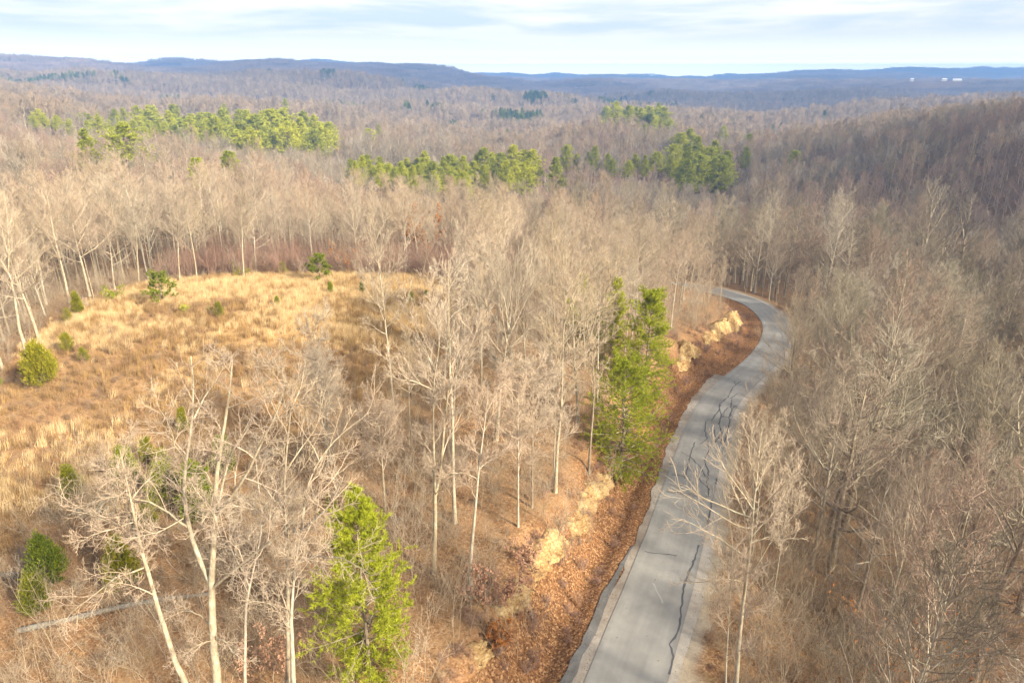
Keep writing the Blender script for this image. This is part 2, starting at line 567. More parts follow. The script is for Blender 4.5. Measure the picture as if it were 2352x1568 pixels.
def bare_geo(form, seed, lod=0, thick=1.0):
    """bare tree: (trunk + limbs geometry, crown geometry)"""
    g = np.random.default_rng(seed)
    p = FORMS[form]
    H = p['H'] * g.uniform(0.92, 1.08)
    tg, cg = Geo(), Geo()
    K0 = 12 if lod == 0 else (6 if lod == 1 else 4)
    P, R = trunk_path(H * 0.97, g, K0 and 0.03, 0.05 + 0.12 * p['wob'], K0, p['r0'])
    tubes(tg, P, R * (1.0 if lod == 0 else 1.7), 8 if lod == 0 else (4 if lod == 1 else 3))
    nl = p['nl'] if lod == 0 else (14 if lod == 1 else 9)
    c = p['clear']
    t = c + (1 - c) * (np.arange(nl) + g.uniform(0.1, 0.9, nl)) / nl
    t = np.clip(t, 0, 0.985)
    tp = (t - c) / (1 - c)
    s = np.minimum(t * (K0 - 1), K0 - 1.001)
    i = s.astype(int)
    f = (s - i)[:, None]
    pos = P[0, i] * (1 - f) + P[0, i + 1] * f
    rad = R[0, i]
    ph = np.arange(nl) * 2.39996 + g.normal(0, 0.4, nl) + g.uniform(0, 6)
    a = np.radians(p['ang'][1] + (p['ang'][0] - p['ang'][1]) * tp + g.normal(0, 6, nl))
    d = np.stack([np.cos(ph) * np.sin(a), np.sin(ph) * np.sin(a), np.cos(a)], -1)
    ln = p['lr'] * H * (1 - 0.72 * tp ** 1.3) * g.uniform(0.72, 1.2, nl) * (0.75 + 0.25 * np.minimum(1, tp * 5 + 0.3))
    K1 = 7 if lod == 0 else (4 if lod == 1 else 3)
    P1 = grow(pos, d, ln, K1, p['trop'], p['wob'], g)
    R1 = np.maximum(np.minimum(rad * 0.62, 0.021 * ln + 0.016), 0.02)[:, None] * np.linspace(1, 0.22, K1)[None]
    k1 = (1.0, 1.7, 3.0, 3.5)[lod]
    tubes(tg, P1, R1 * k1, 5 if lod == 0 else 3)
    tr, w = 0.35 + 0.3 * p['trop'], p['wob']
    if lod == 0:
        P2, R2, L2 = spawn(P1, R1, ln, 7, (0.18, 0.97), (25, 52), 0.55, g, 5, tr, w * 1.1, rmin=0.018)
        tubes(cg, P2, R2, 4)
        P3, R3, L3 = spawn(P2, R2, L2, 6, (0.15, 0.98), (22, 50), 0.58, g, 4, tr, w * 1.2, rmin=0.012)
        tubes(cg, P3, R3, 3)
        # the ends of limbs carry twigs as well
        P4, R4, L4 = spawn(P3, R3, L3, 5, (0.1, 1.0), (20, 50), 0.66, g, 3, tr * 0.8, w * 1.2, rmin=0.0070, fall=0.35)
        tubes(cg, P4, R4 * 1.0, 3)
    elif lod == 1:
        P2, R2, L2 = spawn(P1, R1, ln, 6, (0.15, 0.97), (25, 55), 0.6, g, 3, tr, w, rmin=0.028 * thick)
        tubes(cg, P2, R2, 3)
        P3, R3, L3 = spawn(P2, R2, L2, 7, (0.1, 1.0), (20, 55), 0.72, g, 2, tr, w, rmin=0.022 * thick, fall=0.3)
        tubes(cg, P3, R3, 3)
    else:
        P2, R2, L2 = spawn(P1, R1, ln, 6, (0.1, 1.0), (25, 60), 0.75, g, 2, tr, w, rmin=0.085 * thick, fall=0.25)
        tubes(cg, P2, R2, 3)
        if lod == 2:
            P3, R3, L3 = spawn(P2, R2, L2, 4, (0.2, 1.0), (20, 60), 0.8, g, 2, tr, w, rmin=0.065 * thick, fall=0.25)
            tubes(cg, P3, R3, 3)
    return tg, cg


def blades(geo, pos, d, ln, wd, g):
    """thin leaf or needle triangles from pos along d"""
    n = len(pos)
    side = unit(np.cross(d, unit(g.normal(size=(n, 3)))))
    a = pos - side * wd[:, None] * 0.5
    b = pos + side * wd[:, None] * 0.5
    c = pos + d * ln[:, None]
    geo.add(np.stack([a, b, c], 1), None, np.arange(n * 3).reshape(-1, 3))


def diamonds(geo, pos, d, ln, wd, g):
    n = len(pos)
    side = unit(np.cross(d, unit(g.normal(size=(n, 3)))))
    m = pos + d * ln[:, None] * 0.5
    geo.add(np.stack([pos, m + side * wd[:, None] * 0.5, pos + d * ln[:, None], m - side * wd[:, None] * 0.5], 1),
            np.arange(n * 4).reshape(-1, 4))


def pine_geo(seed, H=20.0, lod=0, width=0.2, clear=0.12, irregular=0.35, expo=0.72):
    """white pine: whorled, layered branches carrying upturned needle tufts"""
    g = np.random.default_rng(seed)
    tg, cg = Geo(), Geo()
    P, R = trunk_path(H, g, 0.015, 0.03, 10, 0.012 * H, 0.1)
    tubes(tg, P, R, 7 if lod == 0 else 4)
    nw = int(H / (0.55, 0.95, 1.5)[lod])
    zs = clear + (0.985 - clear) * (np.arange(nw) + g.uniform(0.2, 0.8, nw)) / nw
    per = (6, 5, 5)[lod]
    t = np.repeat(zs, per)
    n = len(t)
    t = np.clip(t + g.normal(0, 0.006, n), 0.05, 0.99)
    pos = np.stack([np.interp(t, np.linspace(0, 1, 10), P[0, :, k]) for k in range(3)], -1)
    ph = np.tile(np.arange(per) * 2 * math.pi / per, nw) + np.repeat(g.uniform(0, 6.28, nw), per) + g.normal(0, 0.25, n)
    tp = (t - clear) / (1 - clear)
    env = width * H * np.minimum(1, (1 - tp) ** expo * 1.12) * (0.62 + 0.38 * np.minimum(1, tp * 4))
    ln = env * (1 + irregular * g.normal(0, 0.5, n) + 0.25 * np.repeat(g.normal(0, 1, nw) * irregular, per))
    ln = np.clip(ln, 0.35, width * H * 1.5)
    el = np.radians(-6 + 48 * tp ** 1.5 + g.normal(0, 7, n))
    d = np.stack([np.cos(ph) * np.cos(el), np.sin(ph) * np.cos(el), np.sin(el)], -1)
    P1 = grow(pos, d, ln, 5, 0.28, 0.12, g)
    R1 = np.clip(0.012 * ln + 0.01, 0.012, 0.08)[:, None] * np.linspace(1, 0.3, 5)[None]
    if lod < 2:
        tubes(tg, P1, R1, 4 if lod == 0 else 3)
    m = (11, 5, 3)[lod]
    P2, R2, L2 = spawn(P1, R1, ln, m, (0.28, 1.0), (28, 62), 0.42, g, 3, 0.35, 0.15, rmin=0.008, fall=0.45)
    if lod == 0:
        tubes(cg, P2, R2, 3)
    k = (8, 5, 3)[lod]
    nb = (6, 5, 4)[lod]
    bl, bw = ((0.24, 0.034), (0.62, 0.17), (1.25, 0.50))[lod]
    idx = np.repeat(np.arange(len(P2)), k)
    s = g.uniform(0.15, 1.0, len(idx)) * 1.999
    i = s.astype(int)
    f = (s - i)[:, None]
    tp2 = P2[idx, i] * (1 - f) + P2[idx, i + 1] * f
    tan = unit(P2[idx, i + 1] - P2[idx, i])
    tp2 = np.repeat(tp2, nb, 0)
    dd = unit(np.repeat(tan, nb, 0) * 0.55 + g.normal(0, 0.55, (len(tp2), 3)) + np.array([0, 0, 0.45]))
    blades(cg, tp2, dd, bl * g.uniform(0.7, 1.3, len(tp2)), bw * g.uniform(0.7, 1.3, len(tp2)), g)
    return tg, cg


def cedar_geo(seed, H=4.0, width=0.36, n=9000, blunt=0.6, ln=0.26, wd=0.06):
    """red cedar: a dense upright spindle of short sprays with tufted outline"""
    g = np.random.default_rng(seed)
    tg, cg = Geo(), Geo()
    P, R = trunk_path(H * 0.9, g, 0.01, 0.02, 6, 0.022 * H + 0.01, 0.2)
    tubes(tg, P, R, 6)
    # many steep boughs; sprays sit along them
    nb = max(60, n // 45)
    t = g.uniform(0.02, 0.96, nb) ** 1.15
    ph = np.arange(nb) * 2.39996 + g.normal(0, 0.3, nb)
    rad = width * H * (1 - t) ** blunt * (0.75 + 0.25 * np.minimum(1, t * 6)) * g.uniform(0.72, 1.15, nb) + 0.05
    el = np.radians(28 + 38 * t + g.normal(0, 7, nb))
    d = np.stack([np.cos(ph) * np.cos(el), np.sin(ph) * np.cos(el), np.sin(el)], -1)
    pos = np.stack([np.zeros(nb), np.zeros(nb), t * H * 0.86], -1)
    L1 = rad / np.cos(el)
    L1 = np.minimum(L1, (H * 1.02 - pos[:, 2]) / np.maximum(np.sin(el), 0.2))
    P1 = grow(pos, d, L1, 4, 0.35, 0.08, g)
    tubes(tg, P1, (0.006 + 0.004 * L1)[:, None] * np.linspace(1, 0.3, 4)[None], 3)
    idx = g.integers(0, nb, n)
    s = (0.25 + 0.75 * g.uniform(0, 1, n) ** 0.6) * 2.999
    i = s.astype(int)
    f = (s - i)[:, None]
    q = P1[idx, i] * (1 - f) + P1[idx, i + 1] * f
    tan = unit(P1[idx, i + 1] - P1[idx, i])
    q = q + g.normal(0, 0.05 * math.sqrt(H), (n, 3))
    dd = unit(tan * 0.9 + g.normal(0, 0.42, (n, 3)) + np.array([0, 0, 0.3]))
    diamonds(cg, q, dd, ln * g.uniform(0.6, 1.35, n), wd * g.uniform(0.7, 1.4, n), g)
    return tg, cg


def brush_geo(seed, H=2.5, stems=9, spread=0.5, k2=6, k3=5, r=0.012, fat=1.0):
    """many-stemmed twiggy shrub"""
    g = np.random.default_rng(seed)
    cg = Geo()
    ph = g.uniform(0, 6.283, stems)
    a = np.radians(g.uniform(5, 40, stems)) * spread * 2
    d = np.stack([np.cos(ph) * np.sin(a), np.sin(ph) * np.sin(a), np.cos(a)], -1)
    pos = np.stack([g.normal(0, 0.12 * H, stems), g.normal(0, 0.12 * H, stems), np.full(stems, -0.15)], -1)
    L1 = H * g.uniform(0.6, 1.1, stems)
    P1 = grow(pos, d, L1, 5, 0.15, 0.3, g)
    R1 = np.full(stems, r * fat)[:, None] * np.linspace(1.3, 0.45, 5)[None]
    tubes(cg, P1, R1, 3)
    P2, R2, L2 = spawn(P1, R1, L1, k2, (0.2, 1.0), (25, 60), 0.45, g, 3, 0.25, 0.3, rmin=0.006 * fat)
    tubes(cg, P2, R2, 3)
    P3, R3, L3 = spawn(P2, R2, L2, k3, (0.15, 1.0), (25, 60), 0.6, g, 3, 0.2, 0.3, rmin=0.005 * fat)
    tubes(cg, P3, R3, 3)
    return cg, P3


# ------------------------------------------------------------------ materials
def new_mat(name):
    m = bpy.data.materials.new(name)
    m.use_nodes = True
    nt = m.node_tree
    nt.nodes.clear()
    return m, nt


def principled(nt, col, rough=0.9, spec=0.15, bump=None, bstr=0.3):
    out = N(nt, 'ShaderNodeOutputMaterial')
    b = N(nt, 'ShaderNodeBsdfPrincipled')
    b.inputs['Roughness'].default_value = rough
    b.inputs['Specular IOR Level'].default_value = spec
    if hasattr(col, 'is_linked'):
        L(nt, col, b.inputs['Base Color'])
    else:
        b.inputs['Base Color'].default_value = (*col, 1)
    if bump is not None:
        bp = N(nt, 'ShaderNodeBump')
        bp.inputs['Strength'].default_value = bstr
        bp.inputs['Distance'].default_value = 0.05
        L(nt, bump, bp.inputs['Height'])
        L(nt, bp.outputs[0], b.inputs['Normal'])
    L(nt, b.outputs[0], out.inputs[0])
    return b


def noise(nt, vec, scale, detail=4.0, rough=0.55, dist=0.0):
    n = N(nt, 'ShaderNodeTexNoise')
    n.inputs['Scale'].default_value = scale
    n.inputs['Detail'].default_value = detail
    n.inputs['Roughness'].default_value = rough
    n.inputs['Distortion'].default_value = dist
    if vec is not None:
        L(nt, vec, n.inputs['Vector'])
    return n.outputs[0]


def bark_mat(name, tones, lichen=0.35):
    m, nt = new_mat(name)
    tc = N(nt, 'ShaderNodeTexCoord')
    oi = N(nt, 'ShaderNodeObjectInfo')
    mp = N(nt, 'ShaderNodeMapping')
    mp.inputs['Scale'].default_value = (1, 1, 0.25)
    L(nt, tc.outputs['Object'], mp.inputs[0])
    base = ramp(nt, oi.outputs['Random'], [(i / max(1, len(tones) - 1), c) for i, c in enumerate(tones)])
    n1 = noise(nt, mp.outputs[0], 9.0, 5, 0.65)
    n2 = noise(nt, tc.outputs['Object'], 2.2, 4, 0.6)
    dark = mixc(nt, 1.0, base.outputs[0], (0.62, 0.58, 0.54), 'MULTIPLY')
    c = mixc(nt, ramp(nt, n1, [(0.35, (0, 0, 0)), (0.62, (1, 1, 1))]).outputs[0], dark, base.outputs[0])
    c = mixc(nt, mth(nt, 'MULTIPLY', ramp(nt, n2, [(0.52, (0, 0, 0)), (0.62, (1, 1, 1))]).outputs[0], lichen), c, (0.45, 0.47, 0.37))
    principled(nt, c, 0.92, 0.1, n1, 0.5)
    return m


def twig_mat(name, tones):
    m, nt = new_mat(name)
    oi = N(nt, 'ShaderNodeObjectInfo')
    tc = N(nt, 'ShaderNodeTexCoord')
    base = ramp(nt, oi.outputs['Random'], [(i / max(1, len(tones) - 1), c) for i, c in enumerate(tones)])
    n1 = noise(nt, tc.outputs['Object'], 1.3, 3)
    c = mixc(nt, ramp(nt, n1, [(0.35, (0, 0, 0)), (0.65, (1, 1, 1))]).outputs[0], mixc(nt, 1.0, base.outputs[0], (0.72, 0.70, 0.70), 'MULTIPLY'), base.outputs[0])
    principled(nt, c, 0.85, 0.15)
    return m


def leaf_mat(name, tones, scale=3.0, trans=0.3, per_obj=0.35):
    m, nt = new_mat(name)
    tc = N(nt, 'ShaderNodeTexCoord')
    oi = N(nt, 'ShaderNodeObjectInfo')
    geo = N(nt, 'ShaderNodeNewGeometry')
    isl = geo.outputs['Random Per Island']
    n1 = noise(nt, tc.outputs['Object'], scale, 3)
    f = mth(nt, 'ADD', mth(nt, 'MULTIPLY', isl, 0.45), mth(nt, 'MULTIPLY', n1, 0.75))
    f = mth(nt, 'ADD', f, mth(nt, 'MULTIPLY', mth(nt, 'SUBTRACT', oi.outputs['Random'], 0.5), per_obj))
    f = mth(nt, 'SUBTRACT', f, 0.1)
    c = ramp(nt, f, [(i / max(1, len(tones) - 1), t) for i, t in enumerate(tones)]).outputs[0]
    out = N(nt, 'ShaderNodeOutputMaterial')
    b = N(nt, 'ShaderNodeBsdfPrincipled')
    b.inputs['Roughness'].default_value = 0.6
    b.inputs['Specular IOR Level'].default_value = 0.2
    L(nt, c, b.inputs['Base Color'])
    t = N(nt, 'ShaderNodeBsdfTranslucent')
    L(nt, c, t.inputs[0])
    mx = N(nt, 'ShaderNodeMixShader')
    mx.inputs[0].default_value = trans
    L(nt, b.outputs[0], mx.inputs[1])
    L(nt, t.outputs[0], mx.inputs[2])
    L(nt, mx.outputs[0], out.inputs[0])
    return m


M_BARK = bark_mat("bark_grey", [(0.36, 0.30, 0.22), (0.42, 0.37, 0.28), (0.28, 0.23, 0.17), (0.44, 0.40, 0.33), (0.33, 0.28, 0.22)])
M_BARKL = bark_mat("bark_pale", [(0.34, 0.285, 0.195), (0.41, 0.36, 0.27), (0.30, 0.25, 0.175)], 0.45)
M_BARKD = bark_mat("bark_dark", [(0.20, 0.16, 0.12), (0.28, 0.23, 0.17), (0.16, 0.13, 0.10)], 0.25)
M_TWIG = twig_mat("twigs_tan", [(0.44, 0.36, 0.245), (0.34, 0.28, 0.205), (0.47, 0.375, 0.275), (0.38, 0.33, 0.255), (0.40, 0.305, 0.225), (0.52, 0.44, 0.335)])
M_TWIGR = twig_mat("twigs_greybrown", [(0.29, 0.25, 0.175), (0.18, 0.16, 0.12), (0.34, 0.25, 0.195), (0.23, 0.215, 0.15), (0.40, 0.355, 0.275), (0.27, 0.205, 0.16), (0.46, 0.41, 0.33), (0.31, 0.27, 0.19)])
M_TWIGP = twig_mat("twigs_pinkish", [(0.46, 0.365, 0.27), (0.44, 0.38, 0.30), (0.42, 0.32, 0.235)])
M_TWIGF = twig_mat("twigs_far", [(0.35, 0.275, 0.185), (0.20, 0.165, 0.125), (0.42, 0.335, 0.23), (0.235, 0.195, 0.14), (0.33, 0.25, 0.175), (0.38, 0.29, 0.19)])
M_TWIGG = twig_mat("twigs_far_grey", [(0.29, 0.25, 0.20), (0.21, 0.185, 0.15), (0.36, 0.32, 0.26), (0.25, 0.22, 0.17)])
M_TWIGK = twig_mat("twigs_far_rosy", [(0.32, 0.225, 0.18), (0.25, 0.18, 0.145), (0.38, 0.28, 0.225), (0.28, 0.20, 0.155)])
M_TWIGW = twig_mat("twigs_far_white", [(0.52, 0.46, 0.38), (0.45, 0.40, 0.33)])
M_TWIGH = twig_mat("twigs_hills", [(0.32, 0.245, 0.215), (0.23, 0.185, 0.17), (0.38, 0.29, 0.235), (0.28, 0.22, 0.195)])
M_BRUSH = twig_mat("brush_twigs", [(0.42, 0.345, 0.25), (0.34, 0.27, 0.19), (0.47, 0.41, 0.32), (0.36, 0.275, 0.19), (0.31, 0.25, 0.17), (0.27, 0.20, 0.135)])
M_WEED = twig_mat("weed_stems", [(0.31, 0.21, 0.125), (0.40, 0.245, 0.125), (0.28, 0.20, 0.135), (0.47, 0.33, 0.175), (0.37, 0.215, 0.11), (0.34, 0.27, 0.19)])
M_THICK = twig_mat("thicket_twigs", [(0.30, 0.19, 0.15), (0.34, 0.22, 0.165), (0.29, 0.20, 0.17), (0.37, 0.23, 0.15)])
M_PINE = leaf_mat("pine_needles", [(0.11, 0.14, 0.028), (0.27, 0.30, 0.036), (0.47, 0.48, 0.045), (0.60, 0.58, 0.08)], 1.2)
M_PINEB = leaf_mat("pine_needles_bright", [(0.12, 0.15, 0.014), (0.27, 0.31, 0.022), (0.44, 0.47, 0.04), (0.57, 0.58, 0.12)], 1.4, 0.42)
M_PINEF = leaf_mat("pine_needles_far", [(0.05, 0.08, 0.025), (0.09, 0.13, 0.03), (0.16, 0.20, 0.035), (0.26, 0.28, 0.045)], 0.35, per_obj=0.7)
M_CEDAR = leaf_mat("cedar_sprays", [(0.07, 0.085, 0.010), (0.15, 0.165, 0.012), (0.26, 0.25, 0.016), (0.40, 0.33, 0.03)], 1.6)
M_CEDARD = leaf_mat("cedar_sprays_dark", [(0.05, 0.075, 0.010), (0.125, 0.165, 0.014), (0.225, 0.255, 0.018), (0.34, 0.33, 0.03)], 1.6)
M_FPINE = leaf_mat("young_pine_needles", [(0.05, 0.075, 0.010), (0.12, 0.16, 0.014), (0.22, 0.26, 0.02), (0.34, 0.36, 0.03)], 1.5)
M_LEAFO = leaf_mat("dead_leaves_orange", [(0.22, 0.085, 0.025), (0.40, 0.16, 0.04), (0.50, 0.24, 0.06)], 2.0)
M_LEAFP = leaf_mat("dead_leaves_pink", [(0.30, 0.16, 0.10), (0.46, 0.27, 0.18), (0.54, 0.36, 0.24)], 2.0)
M_LITTER = leaf_mat("fallen_leaves", [(0.065, 0.034, 0.018), (0.145, 0.074, 0.036), (0.23, 0.128, 0.066), (0.38, 0.25, 0.155)], 0.6)
M_GRASS = leaf_mat("dry_grass", [(0.42, 0.28, 0.13), (0.60, 0.44, 0.23), (0.70, 0.55, 0.33), (0.78, 0.67, 0.47)], 0.12)
M_GRASSB = leaf_mat("dry_weeds", [(0.17, 0.115, 0.065), (0.28, 0.185, 0.095), (0.44, 0.29, 0.125), (0.58, 0.42, 0.19)], 0.22)


def ground_mat():
    m, nt = new_mat("ground_cover")
    tc = N(nt, 'ShaderNodeTexCoord')
    vec = tc.outputs['Object']
    at1 = N(nt, 'ShaderNodeAttribute')
    at1.attribute_name = 'zone'
    sep = N(nt, 'ShaderNodeSeparateColor')
    L(nt, at1.outputs['Color'], sep.inputs[0])
    vor = N(nt, 'ShaderNodeTexVoronoi')
    vor.inputs['Scale'].default_value = 9.0
    L(nt, vec, vor.inputs['Vector'])
    vs = N(nt, 'ShaderNodeSeparateColor')
    L(nt, vor.outputs['Color'], vs.inputs[0])
    big = noise(nt, vec, 0.22, 5, 0.6)
    mid = noise(nt, vec, 1.3, 5, 0.65)
    fine = noise(nt, vec, 7.0, 4, 0.7)
    leafc = ramp(nt, vs.outputs[0], [(0.0, (0.12, 0.055, 0.026)), (0.35, (0.215, 0.11, 0.052)), (0.7, (0.31, 0.18, 0.09)), (1.0, (0.42, 0.28, 0.165))]).outputs[0]
    soil = mixc(nt, mid, (0.13, 0.075, 0.04), (0.30, 0.195, 0.105))
    forest = mixc(nt, ramp(nt, big, [(0.35, (0.15, 0.15, 0.15)), (0.7, (0.9, 0.9, 0.9))]).outputs[0], soil, leafc)
    moss = ramp(nt, noise(nt, vec, 0.5, 5, 0.7), [(0.60, (0, 0, 0)), (0.72, (0.5, 0.5, 0.5))]).outputs[0]
    forest = mixc(nt, moss, forest, (0.16, 0.145, 0.05))
    gold = ramp(nt, mth(nt, 'ADD', mth(nt, 'MULTIPLY', mid, 0.5), mth(nt, 'MULTIPLY', fine, 0.5)), [(0.3, (0.24, 0.145, 0.065)), (0.5, (0.42, 0.275, 0.12)), (0.72, (0.58, 0.42, 0.22))]).outputs[0]
    brown = ramp(nt, fine, [(0.3, (0.17, 0.105, 0.06)), (0.7, (0.36, 0.235, 0.12))]).outputs[0]
    weeds = ramp(nt, noise(nt, vec, 0.13, 4, 0.6, 0.4), [(0.46, (0, 0, 0)), (0.58, (1, 1, 1))]).outputs[0]
    gold = mixc(nt, mth(nt, 'MULTIPLY', weeds, 0.75), gold, brown)
    c = mixc(nt, sep.outputs[0], forest, gold)
    verge = mixc(nt, fine, (0.20, 0.16, 0.10), (0.42, 0.37, 0.31))
    c = mixc(nt, sep.outputs[1], c, verge)
    # the bank beside the road: rusty leaves heaped over yellow sandy soil
    bank = ramp(nt, vs.outputs[1], [(0.0, (0.075, 0.036, 0.018)), (0.4, (0.14, 0.070, 0.032)), (0.8, (0.225, 0.12, 0.058)), (1.0, (0.34, 0.21, 0.115))]).outputs[0]
    c = mixc(nt, sep.outputs[2], c, bank)
    # shade between the far trees is painted into the floor colour
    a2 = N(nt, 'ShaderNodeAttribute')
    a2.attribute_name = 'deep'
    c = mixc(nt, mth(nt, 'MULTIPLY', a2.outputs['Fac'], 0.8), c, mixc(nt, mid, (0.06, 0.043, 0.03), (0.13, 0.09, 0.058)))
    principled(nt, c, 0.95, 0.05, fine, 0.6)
    return m


M_GROUND = ground_mat()


# ------------------------------------------------------------------ ground sheet
def terrain():
    az = np.concatenate([np.linspace(-180, -60, 41)[:-1], np.linspace(-60, 60, 341)[:-1], np.linspace(60, 180, 41)])
    rr = np.concatenate([[0.0], np.geomspace(4, 24, 30)[:-1], np.geomspace(24, 190, 330)[:-1], np.geomspace(190, 9300, 240)])
    A, Rr = np.meshgrid(np.radians(az), rr, indexing='ij')
    X, Y = Rr * np.sin(A), Rr * np.cos(A)
    Z = ground(X, Y)
    X, Y, Z = X[:-1], Y[:-1], Z[:-1]          # the seam closes on itself
    na, nr = X.shape
    i = np.arange(na)[:, None]
    j = np.arange(nr - 1)[None]
    i2 = (i + 1) % na
    q = np.stack(np.broadcast_arrays(i * nr + j, i * nr + j + 1, i2 * nr + j + 1, i2 * nr + j), -1).reshape(-1, 4)
    V = np.stack([X, Y, Z], -1).reshape(-1, 3)
    # face orientation: upward
    me = mesh_np("ground", V, [q[:, ::-1]], M_GROUND, True)
    x, y = V[:, 0], V[:, 1]
    fs = field_sd(x, y)
    d, zr, k = road_sd(x, y)
    a = np.abs(d)
    zone = np.zeros((len(V), 4), np.float32)
    _u, _v, _d = project(V)
    zone[:, 0] = sstep(-2.5, 2.0, fs + 1.6 * vnoise(x / 4, y / 4, 31)) * (0.25 + 0.75 * sstep(930, 740, _v + 110 * vnoise(x / 9, y / 7, 88)))
    zone[:, 1] = np.where(d > 0, 1 - sstep(3.4, 4.4, a + 0.4 * vnoise(x, y, 33)), 0)
    zone[:, 2] = np.where(d < 0, 1 - sstep(7.5, 9.5, a + 0.8 * vnoise(x / 2, y / 2, 32)), 0) * (a < 14)
    zone[:, 3] = 1
    deep = sstep(150, 260, np.hypot(x, y))  # strength of the painted floor shade, rising with distance
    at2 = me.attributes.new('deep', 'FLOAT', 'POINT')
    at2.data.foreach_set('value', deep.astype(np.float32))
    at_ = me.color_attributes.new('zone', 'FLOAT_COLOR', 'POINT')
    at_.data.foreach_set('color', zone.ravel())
    o = bpy.data.objects.new("ground", me)
    COL.objects.link(o)
    o['kind'] = 'structure'


terrain()


# ------------------------------------------------------------------ object helpers
def link(name, me, parent=None, kind=None):
    o = bpy.data.objects.new(name, me)
    COL.objects.link(o)
    if parent is not None:
        o.parent = parent
    if kind:
        o['kind'] = kind
    return o


def tag(o, label, cat, group=None):
    o['label'] = label
    o['category'] = cat
    if group:
        o['group'] = group
    return o


def thing(name, label, cat, loc, rotz=0.0, scale=1.0, group=None):
    o = link(name, None)
    o.location = loc
    o.rotation_euler = (0, 0, rotz)
    o.scale = (scale, scale, scale) if isinstance(scale, (int, float)) else scale
    return tag(o, label, cat, group)


def join_mesh(name, pairs):
    V, F, MI, mats, n = [], {}, {}, [], 0
    for gi, (geo, m) in enumerate(pairs):
        if geo.n == 0:
            continue
        mats.append(m)
        for arr in (geo.q, geo.t):
            if arr:
                f = np.concatenate(arr) + n
                F.setdefault(f.shape[1], []).append(f)
                MI.setdefault(f.shape[1], []).append(np.full(len(f), len(mats) - 1))
        V.append(np.concatenate(geo.v))
        n += geo.n
    ks = sorted(F)
    return mesh_np(name, np.concatenate(V), [np.concatenate(F[k]) for k in ks], mats, False, np.concatenate([np.concatenate(MI[k]) for k in ks]))


def scatter(name, protos, pts, pick, scale, rotz, label=None, cat=None, tilt=None):
    """one uncountable mass: the prototypes set out on points by geometry nodes"""
    n = len(pts)
    if n == 0:
        return None
    coll = bpy.data.collections.new(name + "_source")
    for i, me in enumerate(protos):
        coll.objects.link(bpy.data.objects.new("%s_source_%03d" % (name, i), me))
    me = bpy.data.meshes.new(name)
    me.vertices.add(n)
    me.vertices.foreach_set('co', np.asarray(pts, np.float32).ravel())
    a = me.attributes.new('pick', 'INT', 'POINT')
    a.data.foreach_set('value', np.asarray(pick, np.int32))
    a = me.attributes.new('scl', 'FLOAT_VECTOR', 'POINT')
    sc = np.asarray(scale, np.float32)
    if sc.ndim == 1:
        sc = np.repeat(sc[:, None], 3, 1)
    a.data.foreach_set('vector', sc.ravel())
    a = me.attributes.new('rot', 'FLOAT_VECTOR', 'POINT')
    r = np.zeros((n, 3), np.float32)
    r[:, 2] = rotz
    if tilt is not None:
        r[:, :2] = tilt
    a.data.foreach_set('vector', r.ravel())
    ng = bpy.data.node_groups.new(name + "_nodes", 'GeometryNodeTree')
    ng.interface.new_socket('Geometry', in_out='INPUT', socket_type='NodeSocketGeometry')
    ng.interface.new_socket('Geometry', in_out='OUTPUT', socket_type='NodeSocketGeometry')
    gi, go = ng.nodes.new('NodeGroupInput'), ng.nodes.new('NodeGroupOutput')
    ci = ng.nodes.new('GeometryNodeCollectionInfo')
    ci.inputs['Collection'].default_value = coll
    ci.inputs['Separate Children'].default_value = True
    ci.inputs['Reset Children'].default_value = True
    ip = ng.nodes.new('GeometryNodeInstanceOnPoints')
    ip.inputs['Pick Instance'].default_value = True

    def attr(nm, typ):
        x = ng.nodes.new('GeometryNodeInputNamedAttribute')
        x.data_type = typ
        x.inputs['Name'].default_value = nm
        return x.outputs['Attribute']
    ng.links.new(gi.outputs[0], ip.inputs['Points'])
    ng.links.new(ci.outputs[0], ip.inputs['Instance'])
    ng.links.new(attr('pick', 'INT'), ip.inputs['Instance Index'])
    er = ng.nodes.new('FunctionNodeEulerToRotation')
    ng.links.new(attr('rot', 'FLOAT_VECTOR'), er.inputs[0])
    ng.links.new(er.outputs[0], ip.inputs['Rotation'])
    ng.links.new(attr('scl', 'FLOAT_VECTOR'), ip.inputs['Scale'])
    ng.links.new(ip.outputs[0], go.inputs[0])
    o = link(name, me, kind='stuff')
    md = o.modifiers.new("spread", 'NODES')
    md.node_group = ng
    if label:
        tag(o, label, cat)
    return o


ORD = "first second third fourth fifth sixth seventh eighth ninth tenth eleventh twelfth thirteenth fourteenth fifteenth sixteenth seventeenth eighteenth nineteenth twentieth".split()


# ------------------------------------------------------------------ road
def road_frame(k0=0, k1=None):
    return ROAD[k0:k1], RN[k0:k1]


def strip(ds, k0, k1, zf):
    """a sheet along the road; ds (n or K,n) offsets, zf(d, k) height above the centre line's"""
    C, Nn = road_frame(k0, k1)
    ds = np.asarray(ds, float)
    if ds.ndim == 1:
        ds = np.repeat(ds[None], len(C), 0)
    V = np.zeros((len(C), ds.shape[1], 3))
    V[..., :2] = C[:, None, :2] + Nn[:, None] * ds[..., None]
    V[..., 2] = C[:, None, 2] + zf(ds)
    K, n = ds.shape
    i = np.arange(K - 1)[:, None] * n
    j = np.arange(n - 1)[None]
    q = np.stack(np.broadcast_arrays(i + j, i + j + 1, i + n + j + 1, i + n + j), -1).reshape(-1, 4)
    return V.reshape(-1, 3), q


def crown_z(d):
    return 0.05 * (1 - (d / 2.45) ** 2)


